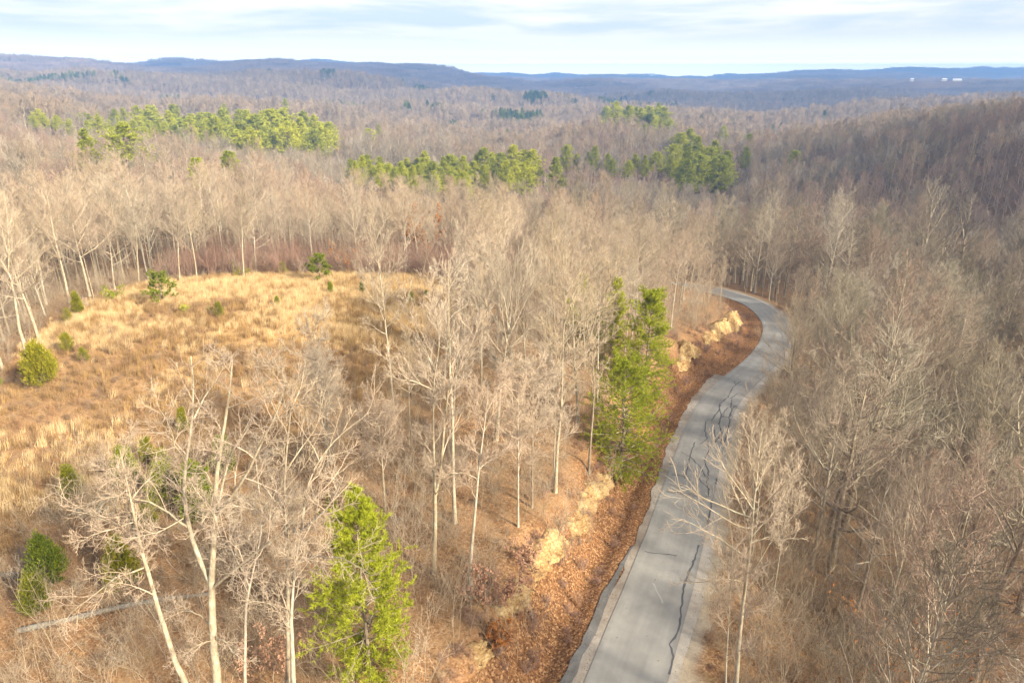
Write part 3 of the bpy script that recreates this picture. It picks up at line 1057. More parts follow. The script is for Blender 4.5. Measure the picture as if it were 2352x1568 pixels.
def asphalt_mat(name, c0, c1, c2, fine=60.0, lanes=False):
    m, nt = new_mat(name)
    tc = N(nt, 'ShaderNodeTexCoord')
    v = tc.outputs['Object']
    big = noise(nt, v, 0.16, 4, 0.55, 0.3)
    mid = noise(nt, v, 1.1, 5, 0.6)
    fn = noise(nt, v, fine, 3, 0.7)
    c = ramp(nt, mth(nt, 'ADD', mth(nt, 'MULTIPLY', big, 0.7), mth(nt, 'MULTIPLY', mid, 0.3)), [(0.3, c0), (0.5, c1), (0.7, c2)]).outputs[0]
    c = mixc(nt, 1.0, c, ramp(nt, fn, [(0.3, (0.82, 0.82, 0.82)), (0.7, (1.12, 1.12, 1.12))]).outputs[0], 'MULTIPLY')
    if lanes:
        uv = N(nt, 'ShaderNodeUVMap')
        uv.uv_map = 'along'
        m1 = N(nt, 'ShaderNodeMapping')
        m1.inputs['Scale'].default_value = (2.2, 0.05, 1)
        L(nt, uv.outputs[0], m1.inputs[0])
        st = noise(nt, m1.outputs[0], 1.0, 5, 0.6, 0.2)
        c = mixc(nt, 1.0, c, ramp(nt, st, [(0.3, (0.84, 0.84, 0.85)), (0.7, (1.14, 1.135, 1.12))]).outputs[0], 'MULTIPLY')
        sx = N(nt, 'ShaderNodeSeparateXYZ')
        L(nt, uv.outputs[0], sx.inputs[0])
        edge = mth(nt, 'MULTIPLY', 0.5, mth(nt, 'ADD', mth(nt, 'ABSOLUTE', sx.outputs[0]), mth(nt, 'MULTIPLY', noise(nt, v, 1.6, 4, 0.6), 0.7)))
        c = mixc(nt, ramp(nt, edge, [(0.60, (0, 0, 0)), (0.70, (0.5, 0.5, 0.5))]).outputs[0], c, (0.15, 0.145, 0.135))
        patch = noise(nt, v, 0.45, 5, 0.7, 0.6)
        c = mixc(nt, ramp(nt, patch, [(0.60, (0, 0, 0)), (0.68, (0.4, 0.4, 0.4))]).outputs[0], c, (0.17, 0.17, 0.17))
    principled(nt, c, 0.85, 0.25, fn, 0.25)
    return m


M_ASPH = asphalt_mat("weathered_asphalt", (0.16, 0.159, 0.155), (0.21, 0.208, 0.202), (0.27, 0.266, 0.258), 60.0, True)
M_APRON = asphalt_mat("old_asphalt_edge", (0.05, 0.05, 0.052), (0.095, 0.095, 0.096), (0.20, 0.197, 0.193), 12)
M_GRAVEL = asphalt_mat("gravel", (0.12, 0.10, 0.082), (0.21, 0.185, 0.16), (0.34, 0.315, 0.285), 9)
M_GRAVELP = asphalt_mat("pale_gravel", (0.19, 0.165, 0.14), (0.29, 0.265, 0.235), (0.40, 0.375, 0.345), 9)
M_TAR = asphalt_mat("tar", (0.05, 0.051, 0.058), (0.07, 0.071, 0.08), (0.10, 0.10, 0.108), 20)
M_SCUFF = asphalt_mat("scuff", (0.24, 0.238, 0.232), (0.265, 0.262, 0.256), (0.29, 0.288, 0.28), 20)


def build_road():
    V, q = strip(np.linspace(-2.38, 2.30, 9), 0, None, crown_z)
    K = len(ROAD)
    # slightly ragged edges
    W = V.reshape(K, 9, 3)
    for e, s in ((0, -1), (8, 1)):
        W[:, e, :2] += RN * (s * 0.035 * vnoise(np.arange(K) * 0.25, np.zeros(K) + s, 41))[:, None]
    rm = mesh_np("road", W.reshape(-1, 3), [q], M_ASPH, True)
    lat = np.repeat(np.linspace(-1, 1, 9)[None], K, 0).ravel()
    lon = np.repeat((np.arange(K) * 0.75)[:, None], 9, 1).ravel()
    vi = np.zeros(len(rm.loops), np.int32)
    rm.loops.foreach_get('vertex_index', vi)
    uvl = rm.uv_layers.new(name='along')
    uvl.data.foreach_set('uv', np.stack([lat[vi], lon[vi]], -1).astype(np.float32).ravel())
    road = link("road", rm, kind='structure')
    # sealed cracks, traced from plan: each a thin ragged ribbon of tar 6 mm above the asphalt
    A = lambda pts: [((2000 + x / 1.85) / 1.3061, (1200 + y / 1.85) / 1.3061) for x, y in pts]
    B = lambda pts: [((1900 + x / 2.613) / 1.3061, (800 + y / 2.613) / 1.3061) for x, y in pts]
    E = lambda pts: [((1024 + x / 2.296) / 1.3061, (1365 + y / 2.296) / 1.3061) for x, y in pts]
    seams = [
        (A([(178, 810), (150, 900), (115, 980), (95, 1050), (85, 1120), (78, 1200), (60, 1290), (15, 1360), (35, 1430), (15, 1525)]), 0.16),
        (A([(0, 515), (180, 545), (230, 540)]), 0.07), (A([(0, 415), (80, 425), (122, 440), (120, 462)]), 0.08), (A([(0, 862), (55, 870)]), 0.06),
        (A([(155, 240), (130, 310), (100, 445)]), 0.11), (A([(30, 280), (80, 290), (130, 320)]), 0.06), (A([(130, 320), (190, 380), (215, 430)]), 0.10),
        (A([(215, 125), (210, 180), (225, 220), (185, 250)]), 0.13), (A([(225, 220), (235, 280), (210, 340)]), 0.09), (A([(265, 165), (270, 245)]), 0.12),
        (A([(300, 30), (285, 70), (245, 120)]), 0.11), (A([(290, 40), (300, 90), (345, 100), (360, 60), (355, 20)]), 0.12),
        (A([(300, 90), (290, 140), (305, 185), (270, 240)]), 0.13), (A([(345, 100), (365, 150), (345, 200), (320, 240)]), 0.10),
        (A([(305, 185), (300, 240), (330, 260), (318, 380)]), 0.15), (A([(210, 340), (230, 400), (225, 470), (235, 540)]), 0.14),
        (A([(170, 420), (190, 460), (240, 500)]), 0.11), (A([(250, 560), (240, 640), (222, 690)]), 0.15), (A([(270, 470), (290, 400), (318, 330)]), 0.10),
        (B([(840, 905), (780, 950), (740, 1030), (675, 1080), (670, 1130), (610, 1215)]), 0.12), (B([(760, 1040), (820, 1000)]), 0.10),
        (B([(770, 1045), (770, 1085)]), 0.08), (B([(675, 1130), (700, 1190), (760, 1180), (780, 1110), (830, 1085)]), 0.11), (B([(740, 1110), (690, 1170), (665, 1240)]), 0.10),
        (B([(700, 1190), (715, 1150)]), 0.08), (B([(790, 905), (800, 935)]), 0.08), (B([(920, 300), (1000, 290), (1060, 310)]), 0.14), (B([(1060, 290), (1120, 340), (1150, 380)]), 0.30),
        (E([(2050, 650), (2120, 680), (2230, 692), (2310, 700)]), 0.07), (E([(2085, 573), (2160, 585)]), 0.05), (E([(2205, 255), (2290, 262), (2420, 280)]), 0.08), (E([(2235, 135), (2300, 142), (2400, 160)]), 0.06),
    ]
    g = np.random.default_rng(5)

    def ribbon(geo, uv, w, dz):
        p = gp([a for a, b in uv], [b for a, b in uv])[:, :2]
        out = [p[0]]
        for a, b in zip(p[:-1], p[1:]):
            n = max(2, int(np.linalg.norm(b - a) / 0.35))
            for t in np.linspace(0, 1, n + 1)[1:]:
                out.append(a + (b - a) * t + g.normal(0, 0.035, 2))
        out = np.array(out)
        d, zr, k = road_sd(out[:, 0], out[:, 1])
        keep = np.abs(d) < 2.26
        if keep.sum() < 3:
            return
        out, d, k = out[keep], d[keep], k[keep]
        zr = road_z(out[:, 0], out[:, 1], k)
        t = unit(np.gradient(out, axis=0))
        nn = np.stack([-t[:, 1], t[:, 0]], -1)
        ww = (w * 0.42 * (1.05 + 0.45 * vnoise(np.arange(len(out)) * 0.6, np.zeros(len(out)) + w * 50, 44)))[:, None]
        z = (zr + crown_z(d) + dz)[:, None]
        V = np.stack([np.concatenate([out - nn * ww, z], 1), np.concatenate([out + nn * ww, z], 1)], 1).reshape(-1, 3)
        i = np.arange(len(out) - 1)[:, None] * 2
        geo.add(V, np.concatenate([i, i + 2, i + 3, i + 1], 1))
    geo = Geo()
    for n, (uv, w) in enumerate(seams):
        ribbon(geo, uv, w, 0.010 + 0.0004 * n)
    link("tar_seal", geo.mesh("tar_seal", M_TAR), road, 'structure')
    geo = Geo()
    ribbon(geo, E([(2145, 890), (2180, 960), (2215, 1030)]), 0.16, 0.006)
    link("pale_scuff", geo.mesh("pale_scuff", M_SCUFF), road, 'structure')
    # shoulders
    s = np.arange(K)
    d, _, _ = 0, 0, 0
    pu, pv, pd = project(ROAD)
    kL = int(np.argmin(np.abs(pv - 868) + 1e3 * (np.arange(K) > K * 0.8)))
    nz = lambda seed, f: vnoise(s * f, s * 0.0, seed)
    wl = 0.80 + 0.26 * nz(51, 0.09) + 0.16 * nz(52, 0.8) + 0.4 * sstep(20, 0, kL - s) * (s <= kL)
    ds = np.stack([-2.24 - 0 * s, -2.38 - wl * 0.5, -2.38 - wl], -1)
    V, q = strip(ds[:kL], 0, kL, lambda d: -0.035 - 0.02 * (np.abs(d) - 2.4))
    link("gravel_shoulder", mesh_np("gravel_shoulder", V, [q], M_GRAVEL, True), kind='structure')
    wr = 0.72 + 0.22 * nz(53, 0.06) + 0.07 * nz(54, 0.7)
    ds = np.stack([2.18 + 0 * s, 2.30 + wr * 0.5, 2.30 + wr], -1)
    V, q = strip(ds, 0, K, lambda d: -0.035 - 0.02 * (np.abs(d) - 2.4))
    link("gravel_shoulder", mesh_np("gravel_shoulder", V, [q], M_GRAVELP, True), kind='structure')
    # the broken old asphalt edge by the near left bank
    kA = int(np.argmin(np.abs(pv - 1255) + 1e3 * (np.arange(K) > K * 0.8)))
    wa = 0.5 * sstep(0, 14, kA - s) + 0.2 * nz(55, 0.16) + 0.1 * nz(58, 0.8)
    a0 = -2.98 - 0.12 * nz(56, 0.6)
    ds = np.stack([a0, a0 - np.maximum(wa, 0.02) * 0.5, a0 - np.maximum(wa, 0.02)], -1)
    V, q = strip(ds[:kA], 0, kA, lambda d: -0.02 - 0.015 * (np.abs(d) - 2.4))
    link("asphalt_edge", mesh_np("asphalt_edge", V, [q], M_APRON, True), kind='structure')
    return road


build_road()

# ------------------------------------------------------------------ prototypes
g0 = np.random.default_rng(77)


def bare_parts(form, seed, bark, twig):
    t, c = bare_geo(form, seed, 0)
    return t.mesh("trunk", bark, True), c.mesh("crown", twig)


LOOK = {'slender': "tall slender", 'broom': "fan-crowned", 'round': "round-crowned", 'gnarled': "crooked", 'pole': "pole-like"}
# (form, trunk mesh, crown mesh, colour word, set): set W = warm woods by the field, G = grey-brown woods beyond the road
PROTO = []
for form, seed, bark, twig, word, st in [
        ('slender', 101, M_BARK, M_TWIG, "tan", 'W'), ('slender', 102, M_BARK, M_TWIG, "tan", 'W'), ('broom', 103, M_BARK, M_TWIGP, "pinkish-grey", 'W'),
        ('broom', 104, M_BARK, M_TWIG, "tan", 'W'), ('round', 105, M_BARK, M_TWIG, "tan", 'W'), ('pole', 106, M_BARKL, M_TWIG, "pale", 'W'), ('pole', 107, M_BARK, M_TWIGP, "pinkish-grey", 'W'),
        ('slender', 108, M_BARK, M_TWIGR, "grey-brown", 'G'), ('broom', 109, M_BARK, M_TWIGR, "grey-brown", 'G'), ('round', 110, M_BARK, M_TWIGR, "grey-brown", 'G'),
        ('gnarled', 111, M_BARKD, M_TWIGR, "dark-limbed", 'G'), ('gnarled', 112, M_BARK, M_TWIGR, "grey-brown", 'G'), ('round', 113, M_BARKD, M_TWIGR, "dark-stemmed", 'G')]:
    tm, cm = bare_parts(form, seed, bark, twig)
    PROTO.append((form, tm, cm, word, st))
PW = [i for i, p in enumerate(PROTO) if p[4] == 'W']
PG = [i for i, p in enumerate(PROTO) if p[4] == 'G']

MID = []
for k, (form, twig, bk) in enumerate([('slender', M_TWIGF, M_BARK), ('broom', M_TWIGF, M_BARK), ('round', M_TWIGF, M_BARK), ('gnarled', M_TWIGG, M_BARK), ('broom', M_TWIGG, M_BARKL), ('round', M_TWIGG, M_BARKD), ('slender', M_TWIGK, M_BARKL), ('broom', M_TWIGK, M_BARK), ('round', M_TWIGK, M_BARK), ('broom', M_TWIGW, M_BARKL)]):
    t, c = bare_geo(form, 200 + k, 1)
    MID.append(join_mesh("bare_tree_mid", [(t, bk), (c, twig)]))


def mid_pick(x, y, g):
    """kinds of tree come in drifts"""
    n = len(x)
    w = vnoise(x / 70, y / 60, 63) + 0.5 * vnoise(x / 23, y / 23, 64) + g.normal(0, 0.35, n)
    k = np.where(w < -0.25, g.integers(3, 6, n), np.where(w > 0.38, g.integers(6, 9, n), g.integers(0, 3, n)))
    return np.where(g.uniform(size=n) < 0.035, 9, k)


FAR = []
for k, form in enumerate(['broom', 'round', 'gnarled', 'round', 'slender']):
    t, c = bare_geo(form, 300 + k, 2)
    FAR.append(join_mesh("bare_tree_far", [(t, M_BARK), (c, M_TWIGF)]))
CLUMP = []
for k in range(4):
    g = np.random.default_rng(400 + k)
    tt, cc = Geo(), Geo()
    for ix in range(7):
        for iy in range(7):
            t, c = bare_geo(['broom', 'round', 'gnarled'][g.integers(3)], int(g.integers(1e6)), 3, 1.5)
            off = np.array([(ix - 3 + g.uniform(-.4, .4)) * 9.5, (iy - 3 + g.uniform(-.4, .4)) * 9.5, -1.0])
            s = g.uniform(0.85, 1.15)
            for src, dst in ((t, tt), (c, cc)):
                dst.add(np.concatenate(src.v) * s + off, np.concatenate(src.q))
    CLUMP.append(join_mesh("wood_clump", [(tt, M_BARK), (cc, M_TWIGH)]))

PINE0 = [pine_geo(501, 12.5, 0, 0.23, 0.03, 0.3), pine_geo(502, 12.0, 0, 0.21, 0.05, 0.35)]
PINE0 = [(t.mesh("trunk", M_BARKD, True), c.mesh("crown", M_PINEB)) for t, c in PINE0]
PINE1 = []
for k in range(6):
    t, c = pine_geo(510 + k, 20.0, 1, (0.20, 0.23, 0.17, 0.22, 0.25, 0.19)[k], (0.25, 0.3, 0.15, 0.3, 0.28, 0.2)[k], (0.45, 0.55, 0.35, 0.5, 0.6, 0.45)[k], 0.55)
    PINE1.append((t.mesh("trunk", M_BARKD, True), c.mesh("crown", M_PINE)))
PINE2 = []
for k in range(3):
    t, c = pine_geo(520 + k, 20.0, 2, 0.21, 0.25, 0.4)
    PINE2.append(join_mesh("pine_far", [(t, M_BARKD), (c, M_PINEF)]))
BRUSH = [brush_geo(600 + k, H, st, sp, 6, 5)[0].mesh("brush", M_BRUSH) for k, (H, st, sp) in enumerate([(2.2, 9, .5), (3.8, 7, .25), (1.5, 12, .7), (5.5, 5, .15)])]
THICK = [brush_geo(620 + k, H, st, sp, 7, 5, 0.016, 1.5)[0].mesh("thicket_brush", M_THICK) for k, (H, st, sp) in enumerate([(6.0, 6, .16), (7.5, 5, .12), (5.0, 8, .22)])]
WEED = [brush_geo(640 + k, H, st, sp, 6, 5, 0.008, 0.9)[0].mesh("weed_brush", M_WEED) for k, (H, st, sp) in enumerate([(0.9, 12, .6), (1.2, 9, .5), (0.7, 14, .8)])]

TREES = []        # every bare tree that stands near: (x, y, radius kept free)


# ------------------------------------------------------------------ trees built one by one from the photograph
def one_path(uv, Y0, dy, K=None):
    """a limb seen at picture points uv, standing in the upright plane Y0; dy metres towards (-) or away (+) per point"""
    uv = np.array(uv, float)
    dy = np.asarray(dy, float)
    if dy.ndim == 0:
        dy = np.linspace(0, float(dy), len(uv))
    return np.stack([at(u, v, Y0 + d) for (u, v), d in zip(uv, dy)])


def resample(P, K):
    s = np.concatenate([[0], np.cumsum(np.linalg.norm(np.diff(P, axis=0), axis=1))])
    # smooth corners a little
    t = np.linspace(0, s[-1], K)
    Q = np.stack([np.interp(t, s, P[:, k]) for k in range(3)], -1)
    Q[1:-1] = 0.25 * Q[:-2] + 0.5 * Q[1:-1] + 0.25 * Q[2:]
    return Q, s[-1]


def hero(name, label, cat, seed, base, trunk, limbs, r0, bark, twig, sub=(7, 6, 5), ang=(25, 55), trop=0.25, wob=0.3, extra=0, ext_len=3.0, top_r=0.13, group=None, ratio=0.5, ext_ang=(30, 60), liml=None):
    """base: picture point of the foot; trunk, limbs: picture points. Each limb is a part, the fine branches are the crown"""
    g = np.random.default_rng(seed)
    b = gp(base[0], base[1])[0]
    Y0 = b[1]
    root = thing(name, label, cat, b, 0, 1, group)
    T = one_path(trunk, Y0, 0)
    T = np.concatenate([[b + [0, 0, -0.4]], T])
    P, Lt = resample(T, 16)
    P[:, 1] += np.concatenate([[0], np.cumsum(g.normal(0, 0.05, 15))])
    R = 0.68 * r0 * (1 - (1 - top_r) * np.linspace(0, 1, 16) ** 1.15) * (1 + 0.5 * np.exp(-np.linspace(0, 1, 16) * 14))
    P -= b
    geo = Geo()
    tubes(geo, P[None], R[None], 9)
    link("trunk", geo.mesh("trunk", bark, True), root)
    allP, allR, allL = [], [], []
    for k, lm in enumerate(limbs):
        uv, r, dy = lm
        Q = one_path(uv, Y0, dy)
        # root the limb on the trunk's own depth
        Q, Ln = resample(Q, 10)
        Q[:, 1] += np.concatenate([[0], np.cumsum(g.normal(0, 0.08, 9))])
        Q -= b
        j = np.argmin(np.linalg.norm((P - Q[0])[:, [0, 2]], axis=1))
        if np.linalg.norm((P[j] - Q[0])[[0, 2]]) < 1.2:
            Q += (np.array([0, P[j, 1] - Q[0, 1], 0]))[None] * np.linspace(1, 0, 10)[:, None]
        Rr = 0.64 * r * np.linspace(1, 0.2, 10)
        geo = Geo()
        tubes(geo, Q[None], Rr[None], 6)
        link("limb", geo.mesh("limb", bark, True), root)
        allP.append(Q), allR.append(Rr), allL.append(Ln)
    cg = Geo()
    parents = []
    # the tip of the trunk carries branches too
    Pt, Rt, Ltt = spawn(P[None], R[None], np.array([3.4]), 8, (0.5, 1.0), (25, 55), 1.0, g, 10, 0.35, 0.3, rr=0.4, rmin=0.02, fall=0.4)
    tubes(cg, Pt, Rt, 5)
    parents.append((Pt, Rt, Ltt))
    if allP:
        parents.append((np.stack(allP), np.stack(allR), np.minimum(np.array(allL), 7.0)))
    if extra:
        Pt, Rt, Ltt = spawn(P[None], R[None], np.array([ext_len / 0.9]), extra, (0.42, 1.0) if liml is None else liml, ext_ang, 1.0, g, 10, 0.4, 0.25, rr=0.38, rmin=0.02, fall=0.45)
        tubes(cg, Pt, Rt, 5)
        parents.append((Pt, Rt, Ltt))
    for Pp, Rp, Lp in parents:
        P2, R2, L2 = spawn(Pp, Rp, Lp, sub[0] + 1, (0.15, 1.0), ang, ratio, g, 5, trop, wob, rmin=0.014, rr=0.55)
        tubes(cg, P2, R2, 4)
        P3, R3, L3 = spawn(P2, R2, L2, sub[1], (0.15, 1.0), ang, 0.60, g, 4, trop, wob, rmin=0.0105)
        tubes(cg, P3, R3, 3)
        P4, R4, L4 = spawn(P3, R3, L3, sub[2], (0.1, 1.0), ang, 0.66, g, 3, trop, wob, rmin=0.0078, fall=0.35)
        tubes(cg, P4, R4, 3)
    link("crown", cg.mesh("crown", twig), root)
    TREES.append((b[0], b[1], 3.0))
    return root


hero("bare_tree", "large pale forked bare tree rising beside the long fallen log", "tree", 1, (499, 1668), [(498, 1565), (487, 1457), (483, 1341), (489, 1250), (494, 1184), (489, 1126), (500, 1043), (516, 969), (528, 890), (532, 830)],
     [([(483, 1341), (471, 1328), (446, 1271), (429, 1209), (419, 1142), (425, 1064), (446, 969), (448, 900), (436, 820)], 0.21, 1.5),
      ([(494, 1184), (529, 1142), (578, 1076), (607, 1001), (640, 950), (660, 880)], 0.15, -1.5),
      ([(494, 1184), (505, 1120), (520, 1060), (560, 990), (590, 930)], 0.10, 2.5),
      ([(485, 1354), (541, 1304), (599, 1258), (649, 1223), (690, 1180)], 0.13, -2.0),
      ([(429, 1209), (420, 1204), (385, 1171), (344, 1151), (290, 1140), (215, 1138)], 0.085, 1.0),
      ([(421, 1190), (380, 1215), (330, 1225), (280, 1240)], 0.05, -2.0),
      ([(489, 1126), (470, 1085), (445, 1075), (425, 1110), (420, 1140)], 0.05, 1.0),
      ([(491, 1462), (505, 1467), (537, 1490), (566, 1519)], 0.075, -1.2),
      ([(488, 1470), (470, 1475), (430, 1500), (395, 1520)], 0.05, -1.5),
      ([(485, 1440), (454, 1405), (421, 1396), (380, 1400)], 0.06, 1.5),
      ([(425, 1064), (400, 1010), (385, 960), (360, 925)], 0.07, -2.0),
      ([(446, 960), (470, 910), (500, 870), (520, 820)], 0.06, 2.0)], 0.36, M_BARKL, M_TWIGP, (8, 6, 5), (25, 60), 0.2, 0.38)
hero("bare_tree", "leaning lichen-spotted bare tree crossing in front of the long fallen log", "tree", 2, (455, 1648), [(427, 1568), (394, 1486), (365, 1404), (344, 1325), (323, 1263), (307, 1184), (290, 1097), (275, 1030)],
     [([(312, 1240), (300, 1195), (282, 1151), (265, 1101), (240, 1060)], 0.09, 1.5), ([(330, 1304), (274, 1321), (224, 1358), (182, 1387), (150, 1420)], 0.075, -1.5),
      ([(310, 1217), (249, 1204), (186, 1176), (158, 1151), (120, 1130)], 0.07, 1.0), ([(305, 1200), (250, 1213), (216, 1225), (166, 1250)], 0.06, -1.5), ([(300, 1150), (330, 1110), (370, 1080), (400, 1040)], 0.06, 1.5)],
     0.25, M_BARKL, M_TWIGP, (9, 6, 5), (25, 60), 0.15, 0.4)
hero("bare_tree", "straight tan trunk of a close-set pair, its top forking to the side of the pine", "tree", 3, (676, 1660), [(674, 1565), (671, 1374), (680, 1292), (686, 1242), (694, 1215)],
     [([(694, 1215), (707, 1200), (740, 1180), (770, 1140), (790, 1090)], 0.12, -1.5), ([(694, 1215), (700, 1170), (705, 1110), (735, 1050), (790, 990), (850, 950)], 0.11, 1.5),
      ([(682, 1288), (744, 1275), (806, 1277), (850, 1310)], 0.07, -2.5), ([(672, 1440), (640, 1390), (600, 1380), (560, 1390)], 0.06, -1.5), ([(690, 1225), (660, 1190), (640, 1150)], 0.06, 1.5)],
     0.24, M_BARK, M_TWIG, (8, 6, 5), (25, 60), 0.2, 0.35)
hero("bare_tree", "tall straight grey bare trunk reaching up behind its close-set twin", "tree", 4, (660, 1640), [(661, 1565), (661, 1333), (659, 1209), (652, 1085), (662, 1000), (669, 940), (672, 860)],
     [([(655, 1085), (690, 1030), (730, 980), (745, 900)], 0.07, 1.5), ([(660, 1000), (630, 940), (610, 880), (600, 820)], 0.07, -1.5), ([(668, 940), (690, 890), (700, 830)], 0.06, 1.0), ([(660, 1180), (620, 1120), (585, 1080)], 0.06, 1.0)],
     0.22, M_BARK, M_TWIG, (8, 6, 5), (25, 55), 0.25, 0.33)
hero("bare_tree", "slim bent bare tree between the big forked tree and the close-set pair", "tree", 5, (564, 1645), [(564, 1540), (564, 1395), (582, 1311), (607, 1188), (590, 1092), (586, 1040)],
     [([(600, 1210), (640, 1140), (665, 1060)], 0.06, 1.0), ([(575, 1345), (540, 1270), (520, 1210)], 0.05, -1.0)], 0.14, M_BARK, M_TWIGP, (9, 6, 5), (25, 60), 0.2, 0.35)
hero("bare_tree", "pale bare tree with a curved-out low limb standing mid slope on leaf litter", "tree", 6, (995, 1315), [(998, 1240), (1001, 1195), (998, 1145), (996, 1045), (994, 1023), (994, 906), (998, 860)],
     [([(998, 1150), (1014, 1100), (1014, 1023), (1024, 940), (1034, 856), (1029, 723), (1029, 600)], 0.15, 1.5), ([(995, 900), (970, 880), (935, 868), (900, 840), (890, 810)], 0.07, -1.5), ([(997, 860), (975, 800), (950, 750), (940, 700)], 0.08, 1.0),
      ([(998, 860), (1010, 790), (1000, 720), (985, 660)], 0.08, -1.5), ([(1028, 900), (1060, 840), (1085, 790), (1110, 740)], 0.08, -1.0), ([(1030, 800), (1010, 740), (990, 690)], 0.06, 1.5), ([(998, 1140), (1030, 1090), (1070, 1075)], 0.05, -1.5)],
     0.24, M_BARKL, M_TWIGP, (9, 7, 6), (18, 45), 0.4, 0.25)
hero("bare_tree", "slim pale bare tree with crooked stem above the pink-leaved sapling", "tree", 7, (1077, 1370), [(1081, 1279), (1094, 1145), (1099, 1079), (1108, 1010), (1118, 940), (1122, 880)],
     [([(1097, 1100), (1060, 1075), (1020, 1075)], 0.05, -1.0), ([(1100, 1075), (1140, 1040), (1180, 1010)], 0.06, 1.0), ([(1110, 990), (1090, 930), (1080, 880)], 0.06, -1.0), ([(1115, 950), (1145, 890), (1160, 840)], 0.06, 1.0)],
     0.19, M_BARK, M_TWIGP, (8, 6, 5), (20, 50), 0.3, 0.3)
hero("bare_tree", "big bare tree with a broad rounded fan crown beyond the field corner", "tree", 8, (1139, 1010), [(1141, 990), (1148, 906), (1158, 823), (1168, 763)],
     [([(1168, 763), (1160, 690), (1140, 640), (1120, 595)], 0.14, -1.5), ([(1168, 763), (1175, 690), (1180, 630), (1185, 585)], 0.14, 1.5), ([(1166, 775), (1195, 720), (1220, 660), (1245, 620)], 0.13, -1.0), ([(1165, 780), (1130, 720), (1100, 680), (1080, 640)], 0.12, 2.0),
      ([(1168, 765), (1190, 690), (1215, 620), (1225, 590)], 0.10, 3.0), ([(1160, 820), (1120, 770), (1090, 740)], 0.08, -2.0), ([(1158, 810), (1210, 760), (1260, 720)], 0.09, 1.5), ([(1150, 880), (1190, 850), (1230, 830)], 0.06, -1.5), ([(1164, 790), (1150, 700), (1150, 620)], 0.1, -3.0)],
     0.30, M_BARK, M_TWIG, (10, 7, 6), (15, 40), 0.45, 0.2)
hero("bare_tree", "tall pale bare tree with wispy tuft top standing before the field rim", "tree", 9, (1045, 1200), [(1041, 1090), (1040, 960), (1034, 850), (1029, 720), (1030, 660), (1036, 625)],
     [([(1031, 660), (1010, 625), (1000, 610)], 0.05, 0.8), ([(1033, 640), (1055, 610), (1068, 590)], 0.05, -0.8), ([(1030, 690), (1052, 655), (1070, 640)], 0.05, 1.0), ([(1036, 880), (1075, 820), (1110, 790)], 0.06, 1.0), ([(1038, 940), (1000, 880), (980, 840)], 0.06, -1.0)],
     0.21, M_BARKL, M_TWIGP, (8, 6, 5), (20, 50), 0.3, 0.3)
hero("bare_tree", "pale two-stemmed bare tree just before the bright green roadside pine", "tree", 10, (1275, 1130), [(1280, 1020), (1290, 930), (1293, 790), (1296, 700)],
     [([(1294, 760), (1299, 680), (1300, 615), (1298, 560)], 0.1, 0.8), ([(1294, 750), (1310, 690), (1330, 640), (1345, 600)], 0.1, -0.8), ([(1292, 790), (1335, 740), (1375, 715), (1410, 700)], 0.08, -1.5), ([(1288, 940), (1250, 880), (1225, 830)], 0.07, 1.0), ([(1292, 850), (1262, 790), (1245, 740)], 0.07, -1.0)],
     0.22, M_BARKL, M_TWIG, (9, 6, 6), (20, 50), 0.35, 0.25)
hero("bare_tree", "dark twisted bare tree leaning over toward the bright green roadside pine", "tree", 11, (1352, 1085), [(1357, 1010), (1364, 930), (1364, 850), (1355, 790), (1352, 740)],
     [([(1354, 780), (1372, 720), (1390, 670), (1420, 630), (1455, 615)], 0.1, -0.5), ([(1355, 790), (1345, 730), (1350, 690), (1360, 660)], 0.09, 0.8), ([(1380, 700), (1400, 660), (1405, 620), (1440, 590)], 0.07, 1.0)],
     0.17, M_BARKD, M_TWIG, (8, 6, 5), (20, 50), 0.3, 0.35)
hero("bare_tree", "white-limbed bare tree with whorled branches leaning over the road edge", "tree", 12, (1683, 1680), [(1693, 1564), (1705, 1416), (1714, 1333), (1726, 1250), (1734, 1146), (1743, 1055), (1748, 990)],
     [([(1714, 1340), (1668, 1337), (1600, 1352), (1570, 1345)], 0.06, -1.0), ([(1713, 1333), (1680, 1290), (1672, 1262)], 0.045, 1.0), ([(1722, 1282), (1680, 1255), (1650, 1230), (1590, 1200), (1540, 1190)], 0.07, -0.5),
      ([(1728, 1220), (1705, 1170), (1680, 1110), (1658, 1060), (1640, 1020)], 0.08, 0.5), ([(1733, 1175), (1710, 1140), (1675, 1095), (1655, 1060)], 0.065, -1.0), ([(1731, 1192), (1680, 1175), (1650, 1158), (1600, 1130), (1560, 1110)], 0.07, 1.0),
      ([(1728, 1215), (1690, 1205), (1640, 1170), (1580, 1140), (1540, 1115)], 0.06, -1.5), ([(1718, 1320), (1750, 1280), (1780, 1237), (1800, 1200)], 0.07, -0.5), ([(1727, 1235), (1770, 1190), (1800, 1140), (1820, 1090)], 0.07, 1.0),
      ([(1734, 1180), (1780, 1140), (1800, 1100), (1830, 1070)], 0.06, -1.0), ([(1735, 1135), (1760, 1080), (1785, 1040), (1800, 1010)], 0.06, 0.5), ([(1737, 1120), (1725, 1070), (1722, 1020), (1715, 990)], 0.06, -0.5), ([(1742, 1060), (1760, 1010), (1770, 970)], 0.05, 0.6),
      ([(1733, 1160), (1708, 1120), (1690, 1070), (1670, 1010)], 0.05, 1.5), ([(1726, 1250), (1760, 1235), (1800, 1230), (1840, 1225)], 0.05, 0.5)],
     0.21, M_BARKL, M_TWIG, (5, 4, 4), (22, 50), 0.3, 0.2)
